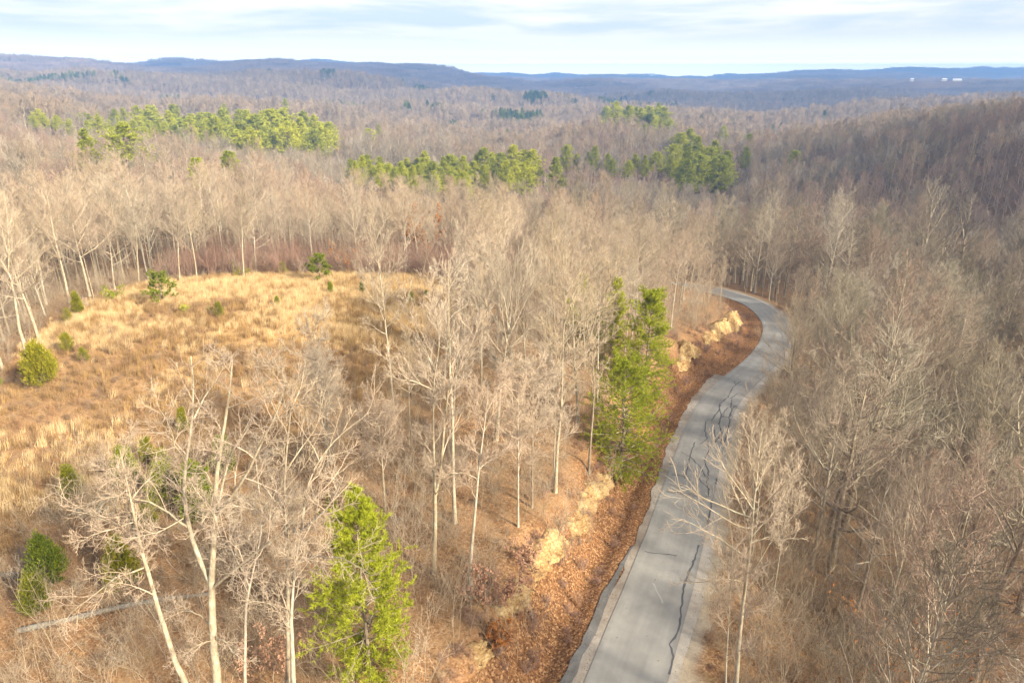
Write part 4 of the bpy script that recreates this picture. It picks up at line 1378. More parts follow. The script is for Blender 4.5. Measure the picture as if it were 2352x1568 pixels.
hero("bare_tree", "slim yellow-barked bare tree at the road verge below the white-limbed tree", "tree", 13, (1660, 1720), [(1668, 1564), (1675, 1440), (1682, 1330), (1690, 1260)], [([(1676, 1430), (1655, 1370), (1640, 1330)], 0.04, 0.6), ([(1680, 1350), (1700, 1300), (1715, 1270)], 0.04, -0.6)],
     0.11, M_BARK, M_TWIG, (8, 6, 5), (20, 50), 0.3, 0.3)
# pale trunks that stand before the woods on the far side of the field
hero("bare_tree", "thick pale bent trunk beside the big yellow-green cedar", "tree", 14, (62, 822), [(45, 740), (32, 660), (20, 622), (2, 597), (-25, 570)], [([(20, 622), (22, 570), (20, 510), (10, 450)], 0.16, 1.0), ([(-10, 585), (-40, 520), (-60, 450)], 0.15, -1.0)],
     0.34, M_BARKL, M_TWIG, (9, 6, 6), (20, 50), 0.4, 0.25)
hero("bare_tree", "tall golden bare tree with pale forked stem behind the leaning pair of cedars", "tree", 15, (160, 695), [(150, 640), (132, 570), (118, 510), (108, 450), (100, 410)], [([(140, 600), (110, 550), (80, 500), (60, 450)], 0.12, -1.0), ([(122, 530), (145, 480), (160, 430)], 0.11, 1.0), ([(112, 480), (90, 430), (75, 400)], 0.1, 1.5), ([(128, 560), (160, 520), (190, 470)], 0.09, -1.0)],
     0.28, M_BARKL, M_TWIG, (10, 7, 6), (18, 45), 0.45, 0.2)
hero("bare_tree", "pale bare tree with fan crown by the yellow-green rim shrub", "tree", 16, (287, 652), [(278, 610), (268, 560), (262, 520), (255, 470), (245, 420)], [([(263, 525), (235, 470), (215, 430)], 0.11, -1.0), ([(265, 535), (290, 480), (310, 440)], 0.11, 1.0), ([(257, 485), (240, 430), (235, 400)], 0.09, 1.5), ([(260, 500), (275, 440), (280, 400)], 0.09, -1.5)],
     0.27, M_BARKL, M_TWIG, (10, 7, 6), (18, 45), 0.45, 0.2)
hero("bare_tree", "slender white bare tree standing out at the far field rim", "tree", 17, (452, 642), [(447, 590), (440, 545), (433, 510), (428, 480), (425, 455)], [([(445, 580), (465, 545), (478, 520)], 0.06, -0.5), ([(440, 545), (418, 510), (405, 490)], 0.06, 0.5), ([(435, 520), (452, 490), (462, 465)], 0.05, 0.8), ([(446, 585), (425, 560), (412, 540)], 0.05, -0.8)],
     0.18, M_BARKL, M_TWIG, (8, 6, 5), (20, 50), 0.35, 0.25)
for k, (bx, by, ty, lab) in enumerate([(412, 650, 440, "golden slender bare tree beside the slender white tree at the field rim"), (560, 640, 455, "slender pale bare tree behind the far rim thicket"), (318, 655, 470, "thin pale bare tree just past the fan-crowned pale tree")]):
    hero("bare_tree", lab, "tree", 30 + k, (bx, by), [(bx - 3, by - 60), (bx - 5, by - 120), (bx - 8, ty)], [], 0.2, M_BARKL, M_TWIG, (8, 6, 6), (18, 45), 0.45, 0.2, extra=16, ext_len=4.5)
for k, (bx, by, ty, lab, r) in enumerate([(752, 1068, 740, "tall thin pale bare tree amid brown weeds below the field", 0.17), (885, 1170, 940, "thin pale bare tree above the soft green pine", 0.15), (1222, 1165, 850, "straight pole-like grey bare tree above the rocky bank", 0.14),
                                          (1272, 1120, 830, "thin grey pole tree beside the pale two-stemmed tree", 0.13), (1190, 1210, 900, "leaning thin bare pole above the leafy bank", 0.12), (760, 1065, 850, "pale dead-topped bare tree behind the thin pale one", 0.15)]):
    hero("bare_tree", lab, "tree", 40 + k, (bx, by), [(bx + (bx - 1176) * 0.02, by - (by - ty) * 0.4), (bx + (bx - 1176) * 0.04, by - (by - ty) * 0.75), (bx + (bx - 1176) * 0.06, ty)], [], r, M_BARKL if k < 2 else M_BARK, M_TWIGP, (7, 6, 5), (20, 50), 0.3, 0.3, extra=16, ext_len=3.6)


# ------------------------------------------------------------------ evergreens
def size_from(u, vb, vt):
    b = gp(u, vb)[0]
    t = at(u, vt, b[1])
    return b, max(0.3, t[2] - b[2])


def put_parts(root, tm, cm):
    link("trunk", tm, root)
    link("crown", cm, root)


EVERG = []
for k, (u, vb, vt, wpx, kind, lab) in enumerate([
        (100, 886, 782, 92, 'y', "large yellow-green cedar bush at the field's edge by the thick bent trunk"), (158, 809, 767, 40, 'y', "rounded small cedar above the big yellow-green cedar"), (195, 831, 799, 27, 'y', "small round cedar beside the rounded one in the field"),
        (505, 729, 696, 30, 'y', "small dark cedar in pale grass below the flat-topped field pine"), (-5, 893, 862, 36, 'd', "dark cedar past the big yellow-green one, half out of frame"), (760, 676, 645, 15, 'd', "narrow little cedar in the pale grass just below the round field pine"), (832, 674, 647, 14, 'd', "little dark cedar in pale grass with a thin tip"),
        (638, 703, 681, 14, 'd', "tiny dark cedar in the golden grass mid field"), (944, 700, 671, 22, 'g', "small bright green cedar near the field's right corner"), (978, 684, 668, 12, 'd', "tiniest dark cedar near the field's right corner"),
        (182, 722, 671, 30, 'y', "upper leaning cedar of the pair at the wood's edge"), (158, 741, 706, 27, 'y', "lower dark gold cedar of the pair at the wood's edge"), (650, 632, 604, 28, 'g', "round green cedar against the purple-brown thicket"),
        (120, 1345, 1226, 100, 'd', "tall deep green cedar with pointed top in the brown clearing"), (90, 1408, 1322, 84, 'y', "low bushy cedar in front of the tall pointed cedar"), (174, 1152, 1070, 62, 'y', "yellow-topped cedar beside the golden grass tufts"),
        (297, 1120, 1028, 70, 'd', "dense cedar behind the leaning tree's branches"), (343, 1062, 1006, 48, 'y', "bright small cedar at the top of the cedar thicket"), (290, 1350, 1225, 95, 'y', "slim tall cedar behind the leaning trunk"),
        (425, 992, 934, 28, 'y', "small yellowish cedar beside the big forked tree's upper stem"), (385, 1165, 1062, 95, 'd', "broad dark cedar between the forked tree's stem and the leaning tree"), (462, 1200, 1058, 88, 'd', "dark cedar right behind the big forked tree"),
        (520, 1090, 1000, 60, 'd', "shadowy cedar seen behind the forked tree's twin stems"), (345, 1222, 1160, 62, 'y', "olive cedar low between the leaning tree and the dark cedars"), (382, 1092, 1030, 36, 'd', "narrow cedar above the broad dark cedar")]):
    b, H = size_from(u, vb, vt)
    depth = project(b)[2]
    w = 0.5 * wpx * depth / FX / H
    n = int(np.clip(9000 * H / 4, 2500, 14000))
    lnn = np.clip(0.055 * H, 0.10, 0.30)
    t, c = cedar_geo(700 + k, H, min(w, 0.55), n, 0.95 if k in (13, 18, 11, 0) else 0.7, lnn, lnn * 0.26)
    m = {'y': M_CEDAR, 'd': M_CEDARD, 'g': M_PINEB}[kind]
    r = thing("cedar_tree", lab, "cedar", b)
    put_parts(r, t.mesh("trunk", M_BARKD, True), c.mesh("crown", m))
    EVERG.append((b[0], b[1], 2.0))

# the big bright pines
for k, (u, vb, vt, wpx, lab) in enumerate([(850, 1548, 1135, 205, "soft bright green pine growing beside the trunks on the leafy slope"), (1424, 1095, 838, 180, "bright green pine at the top of the rusty road bank"), (1474, 930, 672, 110, "tall narrow bright green pine behind the roadside pine"),
                                           (1330, 800, 632, 80, "dark green pine half hidden by bare branches"), (1400, 830, 640, 75, "olive pine veiled by bare branches above the roadside pine")]):
    b, H = size_from(u, vb, vt)
    depth = project(b)[2]
    w = 0.5 * wpx * depth / FX / H
    t, c = pine_geo(740 + k, H, 0, w * 1.05, 0.03, 0.42, (0.45, 0.30, 0.34, 0.5, 0.5)[k])
    r = thing("pine_tree", lab, "pine tree", b)
    put_parts(r, t.mesh("trunk", M_BARKD, True), c.mesh("crown", M_PINEB if k < 3 else M_PINE))
    EVERG.append((b[0], b[1], 2.6))


def field_pine(seed, b, H, wd, lab, mat):
    """young open-grown pine with flat spreading tiers"""
    g = np.random.default_rng(seed)
    tg, cg = Geo(), Geo()
    P, R = trunk_path(H * 0.85, g, 0.03, 0.12, 8, 0.035 * H, 0.2)
    tubes(tg, P, R, 6)
    n = 34
    t = 0.25 + 0.75 * (np.arange(n) + 0.5) / n
    ph = np.arange(n) * 2.39996
    pos = np.stack([np.interp(t, np.linspace(0, 1, 8), P[0, :, k]) for k in range(3)], -1)
    el = np.radians(5 + 55 * ((t - 0.25) / 0.75) ** 2 + g.normal(0, 8, n))
    d = np.stack([np.cos(ph) * np.cos(el), np.sin(ph) * np.cos(el), np.sin(el)], -1)
    ln = wd * np.sqrt(np.clip(1.25 - t, 0.1, 1)) * g.uniform(0.6, 1.15, n)
    P1 = grow(pos, d, ln, 5, 0.2, 0.2, g)
    R1 = np.full(n, 0.02)[:, None] * np.linspace(1, 0.4, 5)[None]
    tubes(tg, P1, R1, 4)
    P2, R2, L2 = spawn(P1, R1, ln, 6, (0.45, 1.0), (25, 60), 0.35, g, 3, 0.3, 0.2, rmin=0.008)
    idx = np.repeat(np.arange(len(P2)), 40)
    q = P2[idx, 1] + (P2[idx, 2] - P2[idx, 1]) * g.uniform(-0.6, 1, len(idx))[:, None]
    dd = unit(g.normal(0, 0.7, (len(idx), 3)) + np.array([0, 0, 0.6]) + unit(P2[idx, 2] - P2[idx, 0]) * 0.6)
    blades(cg, q, dd, 0.26 * g.uniform(0.7, 1.3, len(q)), 0.07 * g.uniform(0.7, 1.3, len(q)), g)
    r = thing("pine_tree", lab, "pine tree", b)
    put_parts(r, tg.mesh("trunk", M_BARKD, True), cg.mesh("crown", mat))


b, H = size_from(376, 697, 632)
field_pine(771, b, H, 2.9, "flat-topped spreading young pine standing in the golden field", M_FPINE)
b, H = size_from(735, 645, 587)
field_pine(772, b, H, 2.4, "rounded young pine at the far rim of the golden field", M_FPINE)
b, H = size_from(1085, 632, 592)
field_pine(773, b, H, 1.6, "ragged little pine against the wood behind the field corner", M_PINEB)


# broad-leaved bushes and leafy saplings
def leafy(name, seed, u, vb, vt, wpx, lab, cat, leaf, n_leaf=2600, ls=0.12, twig=M_TWIG, stems=6):
    b, H = size_from(u, vb, vt)
    depth = project(b)[2]
    w = wpx * depth / FX
    g = np.random.default_rng(seed)
    sp = math.degrees(math.atan2(w * 0.5, H)) / 40.0
    cg, P3 = brush_geo(seed, H * 0.92, stems, np.clip(sp, 0.12, 1.0), 6, 5, 0.02)
    lg = Geo()
    idx = g.integers(0, len(P3), n_leaf)
    q = P3[idx, 2] * g.uniform(0, 1, n_leaf)[:, None] + P3[idx, 0] * 0
    q = P3[idx, 0] + (P3[idx, 2] - P3[idx, 0]) * g.uniform(0, 1, n_leaf)[:, None] + g.normal(0, 0.05, (n_leaf, 3))
    dd = unit(g.normal(0, 1, (n_leaf, 3)) - np.array([0, 0, 0.4]))
    diamonds(lg, q, dd, ls * g.uniform(0.6, 1.3, n_leaf), ls * 0.55 * g.uniform(0.7, 1.3, n_leaf), g)
    r = thing(name, lab, cat, b)
    link("branches", cg.mesh("branches", twig), r)
    link("leaves", lg.mesh("leaves", leaf), r)
    EVERG.append((b[0], b[1], 1.2))


leafy("leafy_sapling", 801, 1135, 1405, 1262, 130, "pinkish dead-leaved oak sapling above the sandy bank", "sapling", M_LEAFP, 2600, 0.17)
leafy("leafy_sapling", 802, 1140, 1490, 1425, 75, "small vivid orange-leaved sapling on the leafy bank", "sapling", M_LEAFO, 1800, 0.15)
leafy("leafy_sapling", 803, 1225, 1300, 1235, 70, "small pinkish sapling against the yellow sandstone ledge", "sapling", M_LEAFP, 1100, 0.15)
leafy("leafy_sapling", 804, 640, 1565, 1440, 120, "orange-leaved low sapling behind the close-set trunks", "sapling", M_LEAFP, 1500, 0.16)
leafy("leafy_sapling", 805, 1000, 630, 590, 14, "narrow orange-leaved sapling at the rim before the thicket", "sapling", M_LEAFO, 500, 0.22)
leafy("leafy_sapling", 806, 805, 632, 555, 60, "orange-tinged sapling in the purple-brown thicket", "sapling", M_LEAFO, 500, 0.24)
leafy("leafy_shrub", 807, 265, 688, 645, 55, "yellow-green shrub at the wood's edge by the pale fan-crowned tree", "shrub", M_PINEB, 2200, 0.15)
leafy("leafy_shrub", 808, 552, 640, 602, 26, "small olive shrub in front of the far rim trees", "shrub", M_CEDAR, 900, 0.15)
leafy("leafy_shrub", 809, 425, 720, 690, 20, "pale green seedling shrub in golden grass by the flat-topped pine", "shrub", M_PINEB, 500, 0.14)
leafy("leafy_shrub", 810, 490, 722, 700, 26, "pale grey-green brier just before the small dark field cedar", "shrub", M_CEDARD, 400, 0.12)
leafy("leafy_shrub", 811, 215, 1190, 1130, 110, "silvery pale-leaved shrub below the yellow-topped cedar", "shrub", leaf_mat("silver_leaves", [(0.30, 0.31, 0.24), (0.46, 0.47, 0.38), (0.55, 0.55, 0.46)], 2.0), 1500, 0.10)
leafy("oak_tree", 820, 975, 612, 470, 62, "rust-orange crowned oak among bare trees behind the field", "tree", M_LEAFO, 3200, 0.42, M_TWIG, 6)
leafy("vine_clad_tree", 821, 1745, 640, 545, 55, "green vine-clad tree past the road bend", "tree", M_CEDARD, 2600, 0.30)
leafy("leafy_shrub", 822, 1938, 640, 545, 30, "bright green evergreen shrub deep in the grey wood", "shrub", M_PINEB, 1500, 0.30)
leafy("leafy_shrub", 823, 2005, 800, 730, 50, "green shrub with a rusty side in the hollow below the bend", "shrub", M_CEDARD, 1500, 0.25)
leafy("leafy_sapling", 824, 1960, 805, 720, 70, "rusty brown-leaved sapling in the hollow below the bend", "sapling", M_LEAFP, 1200, 0.24)
leafy("leafy_sapling", 812, 2030, 1660, 1440, 330, "bare sapling thicket dotted with bright orange last leaves", "sapling", M_LEAFO, 620, 0.27, M_TWIGR, 14)
EVERG.append((EVERG[-1][0], EVERG[-1][1], 3.2))
EVERG.append((EVERG[-1][0] * 0.86, EVERG[-1][1] * 0.86, 2.6))


# ------------------------------------------------------------------ stands of pines on the farther ridges
FAR_PINES = []


def stand(rows, place, seed):
    """rows: picture u-range, v of the crowns' middle, distance, how many; the height follows from the ground there"""
    g = np.random.default_rng(seed)
    keep = []
    for u0, u1, v0, v1, Y0, n in rows:
        for i in range(n):
            u = u0 + (u1 - u0) * (i + g.uniform(0, 1)) / n
            v = v0 + (v1 - v0) * (i + 0.5) / n + g.normal(0, 2.5)
            p = at(u, v, Y0 * g.uniform(0.96, 1.04))
            gz = float(ground(p[0:1], p[1:2])[0])
            H = (p[2] - gz) / (0.66 if seed != 34 else 0.8)
            if H > 60 or any(np.hypot(p[0] - q[0], p[1] - q[1]) < 3.6 for q in keep):
                continue
            keep.append((p[0], p[1], gz, float(np.clip(H, 15.0, 35.0))))
    FAR_PINES.append((place, np.array(keep), seed))


stand([(150, 560, 276, 268, 640, 18), (190, 750, 290, 285, 600, 24), (240, 765, 302, 300, 560, 22), (120, 340, 298, 314, 530, 10), (460, 760, 312, 318, 520, 10), (550, 610, 322, 322, 500, 3), (65, 140, 304, 300, 540, 4)], "wide dark ridge stand", 31)
stand([(870, 1210, 390, 378, 420, 18), (820, 1200, 404, 394, 395, 18), (795, 1120, 420, 412, 370, 16), (800, 1000, 436, 438, 345, 9), (1020, 1090, 428, 424, 350, 4)], "sunlit stand beyond the field", 32)
stand([(1385, 1530, 252, 252, 860, 8), (1400, 1535, 270, 275, 800, 9), (1465, 1535, 290, 292, 750, 5)], "small valley ridge stand", 33)
stand([(1545, 1660, 350, 343, 520, 8), (1400, 1685, 370, 363, 480, 12), (1540, 1675, 385, 382, 440, 5), (1545, 1615, 318, 318, 600, 4), (1285, 1400, 352, 362, 500, 6)], "hollow stand above the bend", 34)
SINGLES = [(200, 335, "lone blue-green pine beside the wide ridge stand"), (282, 345, "lone yellow-green pine below the wide ridge stand"), (527, 380, "lone narrow pine in the bare wood below the wide ridge stand"), (462, 428, "leaning green pine among bare trees behind the field"),
           (848, 316, "taller pine of the couple on the mid ridge"), (872, 312, "shorter pine of the couple on the mid ridge"), (1226, 386, "lone bright pine next to the sunlit stand"), (1210, 400, "small bright pine leaning on the lone bright one"),
           (1277, 394, "small bright pine farther along from the sunlit stand"), (1826, 358, "lone pale green pine on the grey hillside"), (1660, 314, "dark blue-green pine on the valley side"), (1720, 322, "soft green pine beyond the dark valley pine"),
           (1715, 352, "small yellow-green pine at the grey hillside foot"), (515, 245, "tiny dark pine on the far ridge line"), (655, 243, "slightly larger dark pine on the far ridge line")]


def put_pine(p, H, label, group=None, seed=0):
    g = np.random.default_rng(int(abs(p[0] * 13 + p[1] * 7)) + seed)
    tm, cm = PINE1[g.integers(len(PINE1))]
    s = H / 20.0 * g.uniform(0.85, 1.12)
    r = thing("pine_tree", label, "pine tree", p, g.uniform(0, 6.28), (s * g.uniform(1.05, 1.5), s * g.uniform(1.05, 1.5), s * g.uniform(0.86, 1.08)), group)
    put_parts(r, tm, cm)
    EVERG.append((p[0], p[1], 4.0))
    q = p[:2] / np.hypot(p[0], p[1])
    for k in (7, 13, 20, 28):
        EVERG.append((p[0] - q[0] * k, p[1] - q[1] * k, 4.0))


def ranks(P, per=9):
    """rows front to back, and each tree's place in its row from the left"""
    u, v, d = project(P)
    order = np.argsort(d)
    out = [None] * len(P)
    nrow = max(1, int(math.ceil(len(P) / per)))
    for r, chunk in enumerate(np.array_split(order, nrow)):
        for j, i in enumerate(chunk[np.argsort(u[chunk])]):
            out[i] = (r, j)
    return out


for place, PH, seed in FAR_PINES:
    for p, (r, j) in zip(PH, ranks(PH[:, :3], 12)):
        put_pine(p[:3], p[3], "%s pine from left, %s row from front, %s" % (ORD[min(j, 19)], ORD[min(r, 19)], place), "pines of the " + place, seed)
for u, v, lab in SINGLES:
    put_pine(gp(u, v, 16.0, 3000.0, 190.0)[0], 24, lab)


# ------------------------------------------------------------------ bare woods
def grid(x0, x1, y0, y1, sp, g, jit=0.42):
    xs, ys = np.arange(x0, x1, sp), np.arange(y0, y1, sp)
    X, Y = np.meshgrid(xs, ys)
    X = X + (np.arange(len(ys)) % 2)[:, None] * sp * 0.5
    return (X + g.uniform(-jit, jit, X.shape) * sp).ravel(), (Y + g.uniform(-jit, jit, Y.shape) * sp).ravel()


def away(x, y, pts, extra=0.0):
    ok = np.ones(len(x), bool)
    for px, py, r in pts:
        ok &= (x - px) ** 2 + (y - py) ** 2 > (r + extra) ** 2
    return ok


gw = np.random.default_rng(2024)
x, y = grid(-170, 210, 8, 205, 5.0, gw)
r = np.hypot(x, y)
azm = np.degrees(np.arctan2(x, y))
ok = (r < 190) & ((np.abs(azm) < 46) | ((azm > 0) & (azm < 70) & (r < 120)))
fs = field_sd(x, y)
ok &= fs < -0.8
d, zr, _k = road_sd(x, y)
ok &= ~((d > -9.5) & (d < 4.6))
z = ground(x, y)
pu, pv, pd = project(np.stack([x, y, z], -1))
ok &= ~((pu < 760) & (pv > 900) & (pv < 3000))                      # brown clearing below the field: only the trees set above
ok &= ~((pu < 1130) & (pv > 1200) & (pv < 3000))
ok &= ~((pu > 700) & (pu < 1080) & (pv > 740) & (pv < 1250) & (gw.uniform(size=len(x)) < 0.22))
ok &= ~((pu >= 1080) & (pu < 1480) & (pv > 1120))
ok &= ~((pu >= 1060) & (pv > 950) & (d < 0) & (d > -60) & (pu < 1500) & (gw.uniform(size=len(x)) < 0.12))
ok &= away(x, y, TREES) & away(x, y, EVERG, 0.8)
# no crown may hang in front of the lens
ok &= r > 21
ok &= ~((d > 0) & (d < 11) & (y < 36))
ok &= ~((d > 9) & (gw.uniform(size=len(x)) < 0.26))
ok &= ~((d > 900) & (x > 50) & (gw.uniform(size=len(x)) < 0.3))
x, y, z, r, d, fs, azm = (a[ok] for a in (x, y, z, r, d, fs, azm))
rightside = (d > 0) & (d < 900) | ((d > 900) & (x > 55 + 0.15 * (y - 100)))
warm = (~rightside) & (y < 175)
n = len(x)
pick = np.where(warm, np.array(PW)[gw.integers(0, len(PW), n)], np.array(PG)[gw.integers(0, len(PG), n)])
nearedge = (d > 0) & (d < 9)
pick = np.where(nearedge, np.array(PW)[gw.integers(0, len(PW), n)], pick)
sc = gw.uniform(0.64, 1.2, n)
sc = np.where(nearedge, sc * 0.72, sc)
sc = np.where((d > 9) & (x > 0), sc * 1.1, sc)
sc = np.where((y > 100) & (x > -52) & (x < 45) & ((d > 900) | (d < 0)), sc * 0.72, sc)
sc = np.where((d < 0) & (d > -60) & (y < 110), sc * 0.80, sc)
rz = gw.uniform(0, 6.28, n)
P = np.stack([x, y, z], -1)
H = np.array([FORMS[PROTO[i][0]]['H'] for i in pick]) * sc
u0, v0, d0 = project(P + [0, 0, 1] * (H * 0.15)[:, None])
u1, v1, d1 = project(P + [0, 0, 1] * (H * 0.95)[:, None])
um = np.minimum(np.maximum(0.5 * (u0 + u1), -1e5), 1e5)
inview = (um > 5) & (um < 2347) & (v1 < 1540)
# what stands nearer and covers a tree counts against it
order = np.argsort(r)
size = H / np.maximum(d1, 8)
vis = np.full(n, 1.0)
gridw = np.zeros((60, 120))
for i in order:
    if not inview[i]:
        continue
    a0, a1 = int(np.clip(um[i] / 2352 * 120 - 1, 0, 119)), int(np.clip(um[i] / 2352 * 120 + 1, 0, 119))
    b0, b1 = int(np.clip(v1[i] / 1568 * 60, 0, 59)), int(np.clip(v0[i] / 1568 * 60, 0, 59))
    cell = gridw[b0:b1 + 1, a0:a1 + 1]
    vis[i] = float(np.mean(np.exp(-0.8 * cell)))
    cell += 1.0
score = np.where(inview, size * vis, -1)
N_IND = 278
chosen = np.zeros(n, bool)
chosen[np.argsort(-score)[:N_IND]] = True
chosen &= inview
AREA = []
for i in range(n):
    if d[i] > 0 and d[i] < 900:
        AREA.append("slope below the road" if y[i] < 62 else "hollow beyond the road")
    elif d[i] > 900 and x[i] > 45:
        AREA.append("wood past the bend")
    elif y[i] > 92 and x[i] < 20:
        AREA.append("wood behind the field")
    elif x[i] < -30:
        AREA.append("wood beside the field")
    elif y[i] < 75:
        AREA.append("wood between field and road")
    else:
        AREA.append("wood above the bend")
AREA = np.array(AREA)
for area in sorted(set(AREA)):
    sel = np.where(chosen & (AREA == area))[0]
    if not len(sel):
        continue
    for i, (rw, j) in zip(sel, ranks(P[sel], 12)):
        form, tm, cm, word, st = PROTO[pick[i]]
        lab = "%s %s bare tree, %s from left, row %s of %s" % (LOOK[form], word, ORD[j], ORD[min(rw, 19)].replace("first", "one").replace("second", "two").replace("third", "three").replace("fourth", "four").replace("fifth", "five").replace("sixth", "six").replace("seventh", "seven").replace("eighth", "eight").replace("ninth", "nine").replace("tenth", "ten"), area)
        root = thing("bare_tree", lab, "tree", P[i], rz[i], sc[i], "bare trees of the " + area)
        put_parts(root, tm, cm)
rest = np.where(~chosen)[0]


def joined(tm, cm, name):
    """one mesh out of a trunk and a crown mesh"""
    def arr(me):
        v = np.zeros(len(me.vertices) * 3, np.float32)
        me.vertices.foreach_get('co', v)
        q = np.zeros(len(me.loops), np.int32)
        me.loops.foreach_get('vertex_index', q)
        return v.reshape(-1, 3), q.reshape(-1, 4)
    v1_, q1_ = arr(tm)
    v2_, q2_ = arr(cm)
    return mesh_np(name, np.concatenate([v1_, v2_]), [np.concatenate([q1_, q2_ + len(v1_)])], [tm.materials[0], cm.materials[0]], False,
                   np.concatenate([np.zeros(len(q1_)), np.ones(len(q2_))]))


NEAR = [joined(p[1], p[2], "bare_tree_near") for p in PROTO]
scatter("woods", NEAR, P[rest], pick[rest], sc[rest], rz[rest])

# middle distance
x, y = grid(-700, 700, 60, 720, 7.4, gw)
r = np.hypot(x, y)
azm = np.degrees(np.arctan2(x, y))
ok = (r >= 190) & (r < 680) & (np.abs(azm) < 43) & away(x, y, [e for e in EVERG if e[1] > 150], 1.2)
x, y = x[ok], y[ok]
z = ground(x, y)
n = len(x)
clump = 1 + 0.18 * vnoise(x / 26, y / 26, 61)
uu, vv, dd_ = project(np.stack([x, y, z], -1))
rr_ = np.hypot(x, y)
# younger, lower wood on the slopes before the pine stands
clump = np.where((uu > 770) & (uu < 1260) & (rr_ < 440), clump * 0.66, clump)
clump = np.where((uu > 30) & (uu < 790) & (rr_ > 300) & (rr_ < 650), clump * 0.72, clump)
clump = np.where((uu > 1270) & (uu < 1720) & (rr_ > 230) & (rr_ < 540), clump * 0.74, clump)
scatter("middle_woods", MID, np.stack([x, y, z], -1), mid_pick(x, y, gw), gw.uniform(0.66, 1.26, n) * clump, gw.uniform(0, 6.28, n))
# far valleys: bare trees and drifts of pines
x, y = grid(-2000, 2000, 400, 2550, 8.6, gw)
r = np.hypot(x, y)
azm = np.degrees(np.arctan2(x, y))
ok = (r >= 680) & (r < 2500) & (np.abs(azm) < 42) & away(x, y, [e for e in EVERG if e[1] > 500], 2.0) & away(x, y, CLEARINGS)
x, y, r = x[ok], y[ok], r[ok]
z = ground(x, y)
n = len(x)
pn = vnoise(x / 120, y / 90, 71) + 0.6 * vnoise(x / 45, y / 45, 72) + 0.3 * vnoise(x / 300, y / 300, 73)
isp = (pn > 0.92) & (r > 800)
s = gw.uniform(0.7, 1.3, n) * (1 + 0.15 * vnoise(x / 40, y / 40, 74))
PP = np.stack([x, y, z - 0.5], -1)
bare = ~isp
scatter("far_woods", FAR, PP[bare], gw.integers(0, len(FAR), bare.sum()), s[bare], gw.uniform(0, 6.28, bare.sum()))
# beyond: whole patches of wood
x, y = grid(-7000, 7000, 1600, 9000, 58.0, gw, 0.2)
r = np.hypot(x, y)
azm = np.degrees(np.arctan2(x, y))
ok = (r >= 2480) & (r < 9200) & (np.abs(azm) < 42) & away(x, y, CLEARINGS, 25)
x, y, r = x[ok], y[ok], r[ok]
z = ground(x, y)
n = len(x)
scatter("hill_woods", CLUMP, np.stack([x, y, z], -1), gw.integers(0, len(CLUMP), n), gw.uniform(0.95, 1.1, n), gw.integers(0, 4, n) * math.pi / 2)
pinepts = PP[isp]
scatter("far_pines", PINE2, pinepts, gw.integers(0, len(PINE2), isp.sum()), gw.uniform(0.85, 1.25, isp.sum()), gw.uniform(0, 6.28, isp.sum()))

# ------------------------------------------------------------------ undergrowth, grass, litter
x, y = grid(-150, 150, 14, 150, 1.4, gw, 0.5)
r = np.hypot(x, y)
fs = field_sd(x, y)
d, zr, _k = road_sd(x, y)
keep = (np.abs(np.degrees(np.arctan2(x, y))) < 44) & (r < 150) & ~((d > -6.0) & (d < 4.0)) & (fs < 0.5)
keep &= gw.uniform(size=len(x)) < 0.45 + 0.4 * vnoise(x / 9, y / 9, 81) + 0.3 * ((fs > -22) & (y < 62)) + 0.35 * (d > 6) + 0.25 * ((d < -9) & (d > -70) & (y < 115))
keep &= away(x, y, EVERG[:30], -0.2)
keep &= ~((d < -5.9) & (d > -9.5) & (gw.uniform(size=len(x)) < 0.8))
x, y, d = x[keep], y[keep], d[keep]
n = len(x)
s = gw.uniform(0.5, 1.25, n) * np.where((d > 6) & (x > 0), 1.4, 1.0)
scatter("undergrowth", BRUSH, np.stack([x, y, ground(x, y)], -1), gw.choice(4, n, p=[0.28, 0.30, 0.14, 0.28]), s, gw.uniform(0, 6.28, n))
x, y = grid(-20, 70, 24, 130, 0.9, gw, 0.5)
d, zr, _k = road_sd(x, y)
keep = (((d < -4.2) & (d > -10.5)) | ((d > 4.0) & (d < 8))) & (gw.uniform(size=len(x)) < 0.32)
x, y = x[keep], y[keep]
n = len(x)
scatter("bank_brush", [m_.copy() for m_ in WEED], np.stack([x, y, ground(x, y)], -1), gw.integers(0, 3, n), gw.uniform(0.5, 1.5, n), gw.uniform(0, 6.28, n))
for m_ in bpy.data.collections["bank_brush_source"].objects:
    m_.data.materials[0] = M_THICK
# the purple-brown thicket along the far rim
x, y = grid(-60, 10, 100, 150, 1.5, gw, 0.5)
fs = field_sd(x, y)
keep = (fs < -0.5) & (fs > -20) & (y > 100) & (vnoise(x / 14, y / 10, 83) > -0.35) & away(x, y, TREES, -2.0)
x, y = x[keep], y[keep]
n = len(x)
scatter("rim_thicket", THICK, np.stack([x, y, ground(x, y)], -1), gw.integers(0, 3, n), gw.uniform(0.6, 1.1, n), gw.uniform(0, 6.28, n))
# brown weeds through the field and the clearing
x, y = grid(-100, 40, 18, 125, 1.15, gw, 0.5)
fs = field_sd(x, y)
d, zr, _k = road_sd(x, y)
pu, pv, pd = project(np.stack([x, y, ground(x, y)], -1))
wn = vnoise(x / 11, y / 11, 85) + 0.5 * vnoise(x / 4, y / 4, 86)
keep = ((fs > -1) & ((wn > -0.1) | (pv > 800)) & ((pv > 690) | ((wn > 0.3) & (pv > 655)))) | ((fs <= -1) & (fs > -16) & (d < -9) & (pv > 800) & (pu < 1150))
keep &= gw.uniform(size=len(x)) < 0.8
x, y = x[keep], y[keep]
n = len(x)
scatter("field_weeds", WEED, np.stack([x, y, ground(x, y)], -1), gw.integers(0, 3, n), gw.uniform(0.6, 1.4, n), gw.uniform(0, 6.28, n))


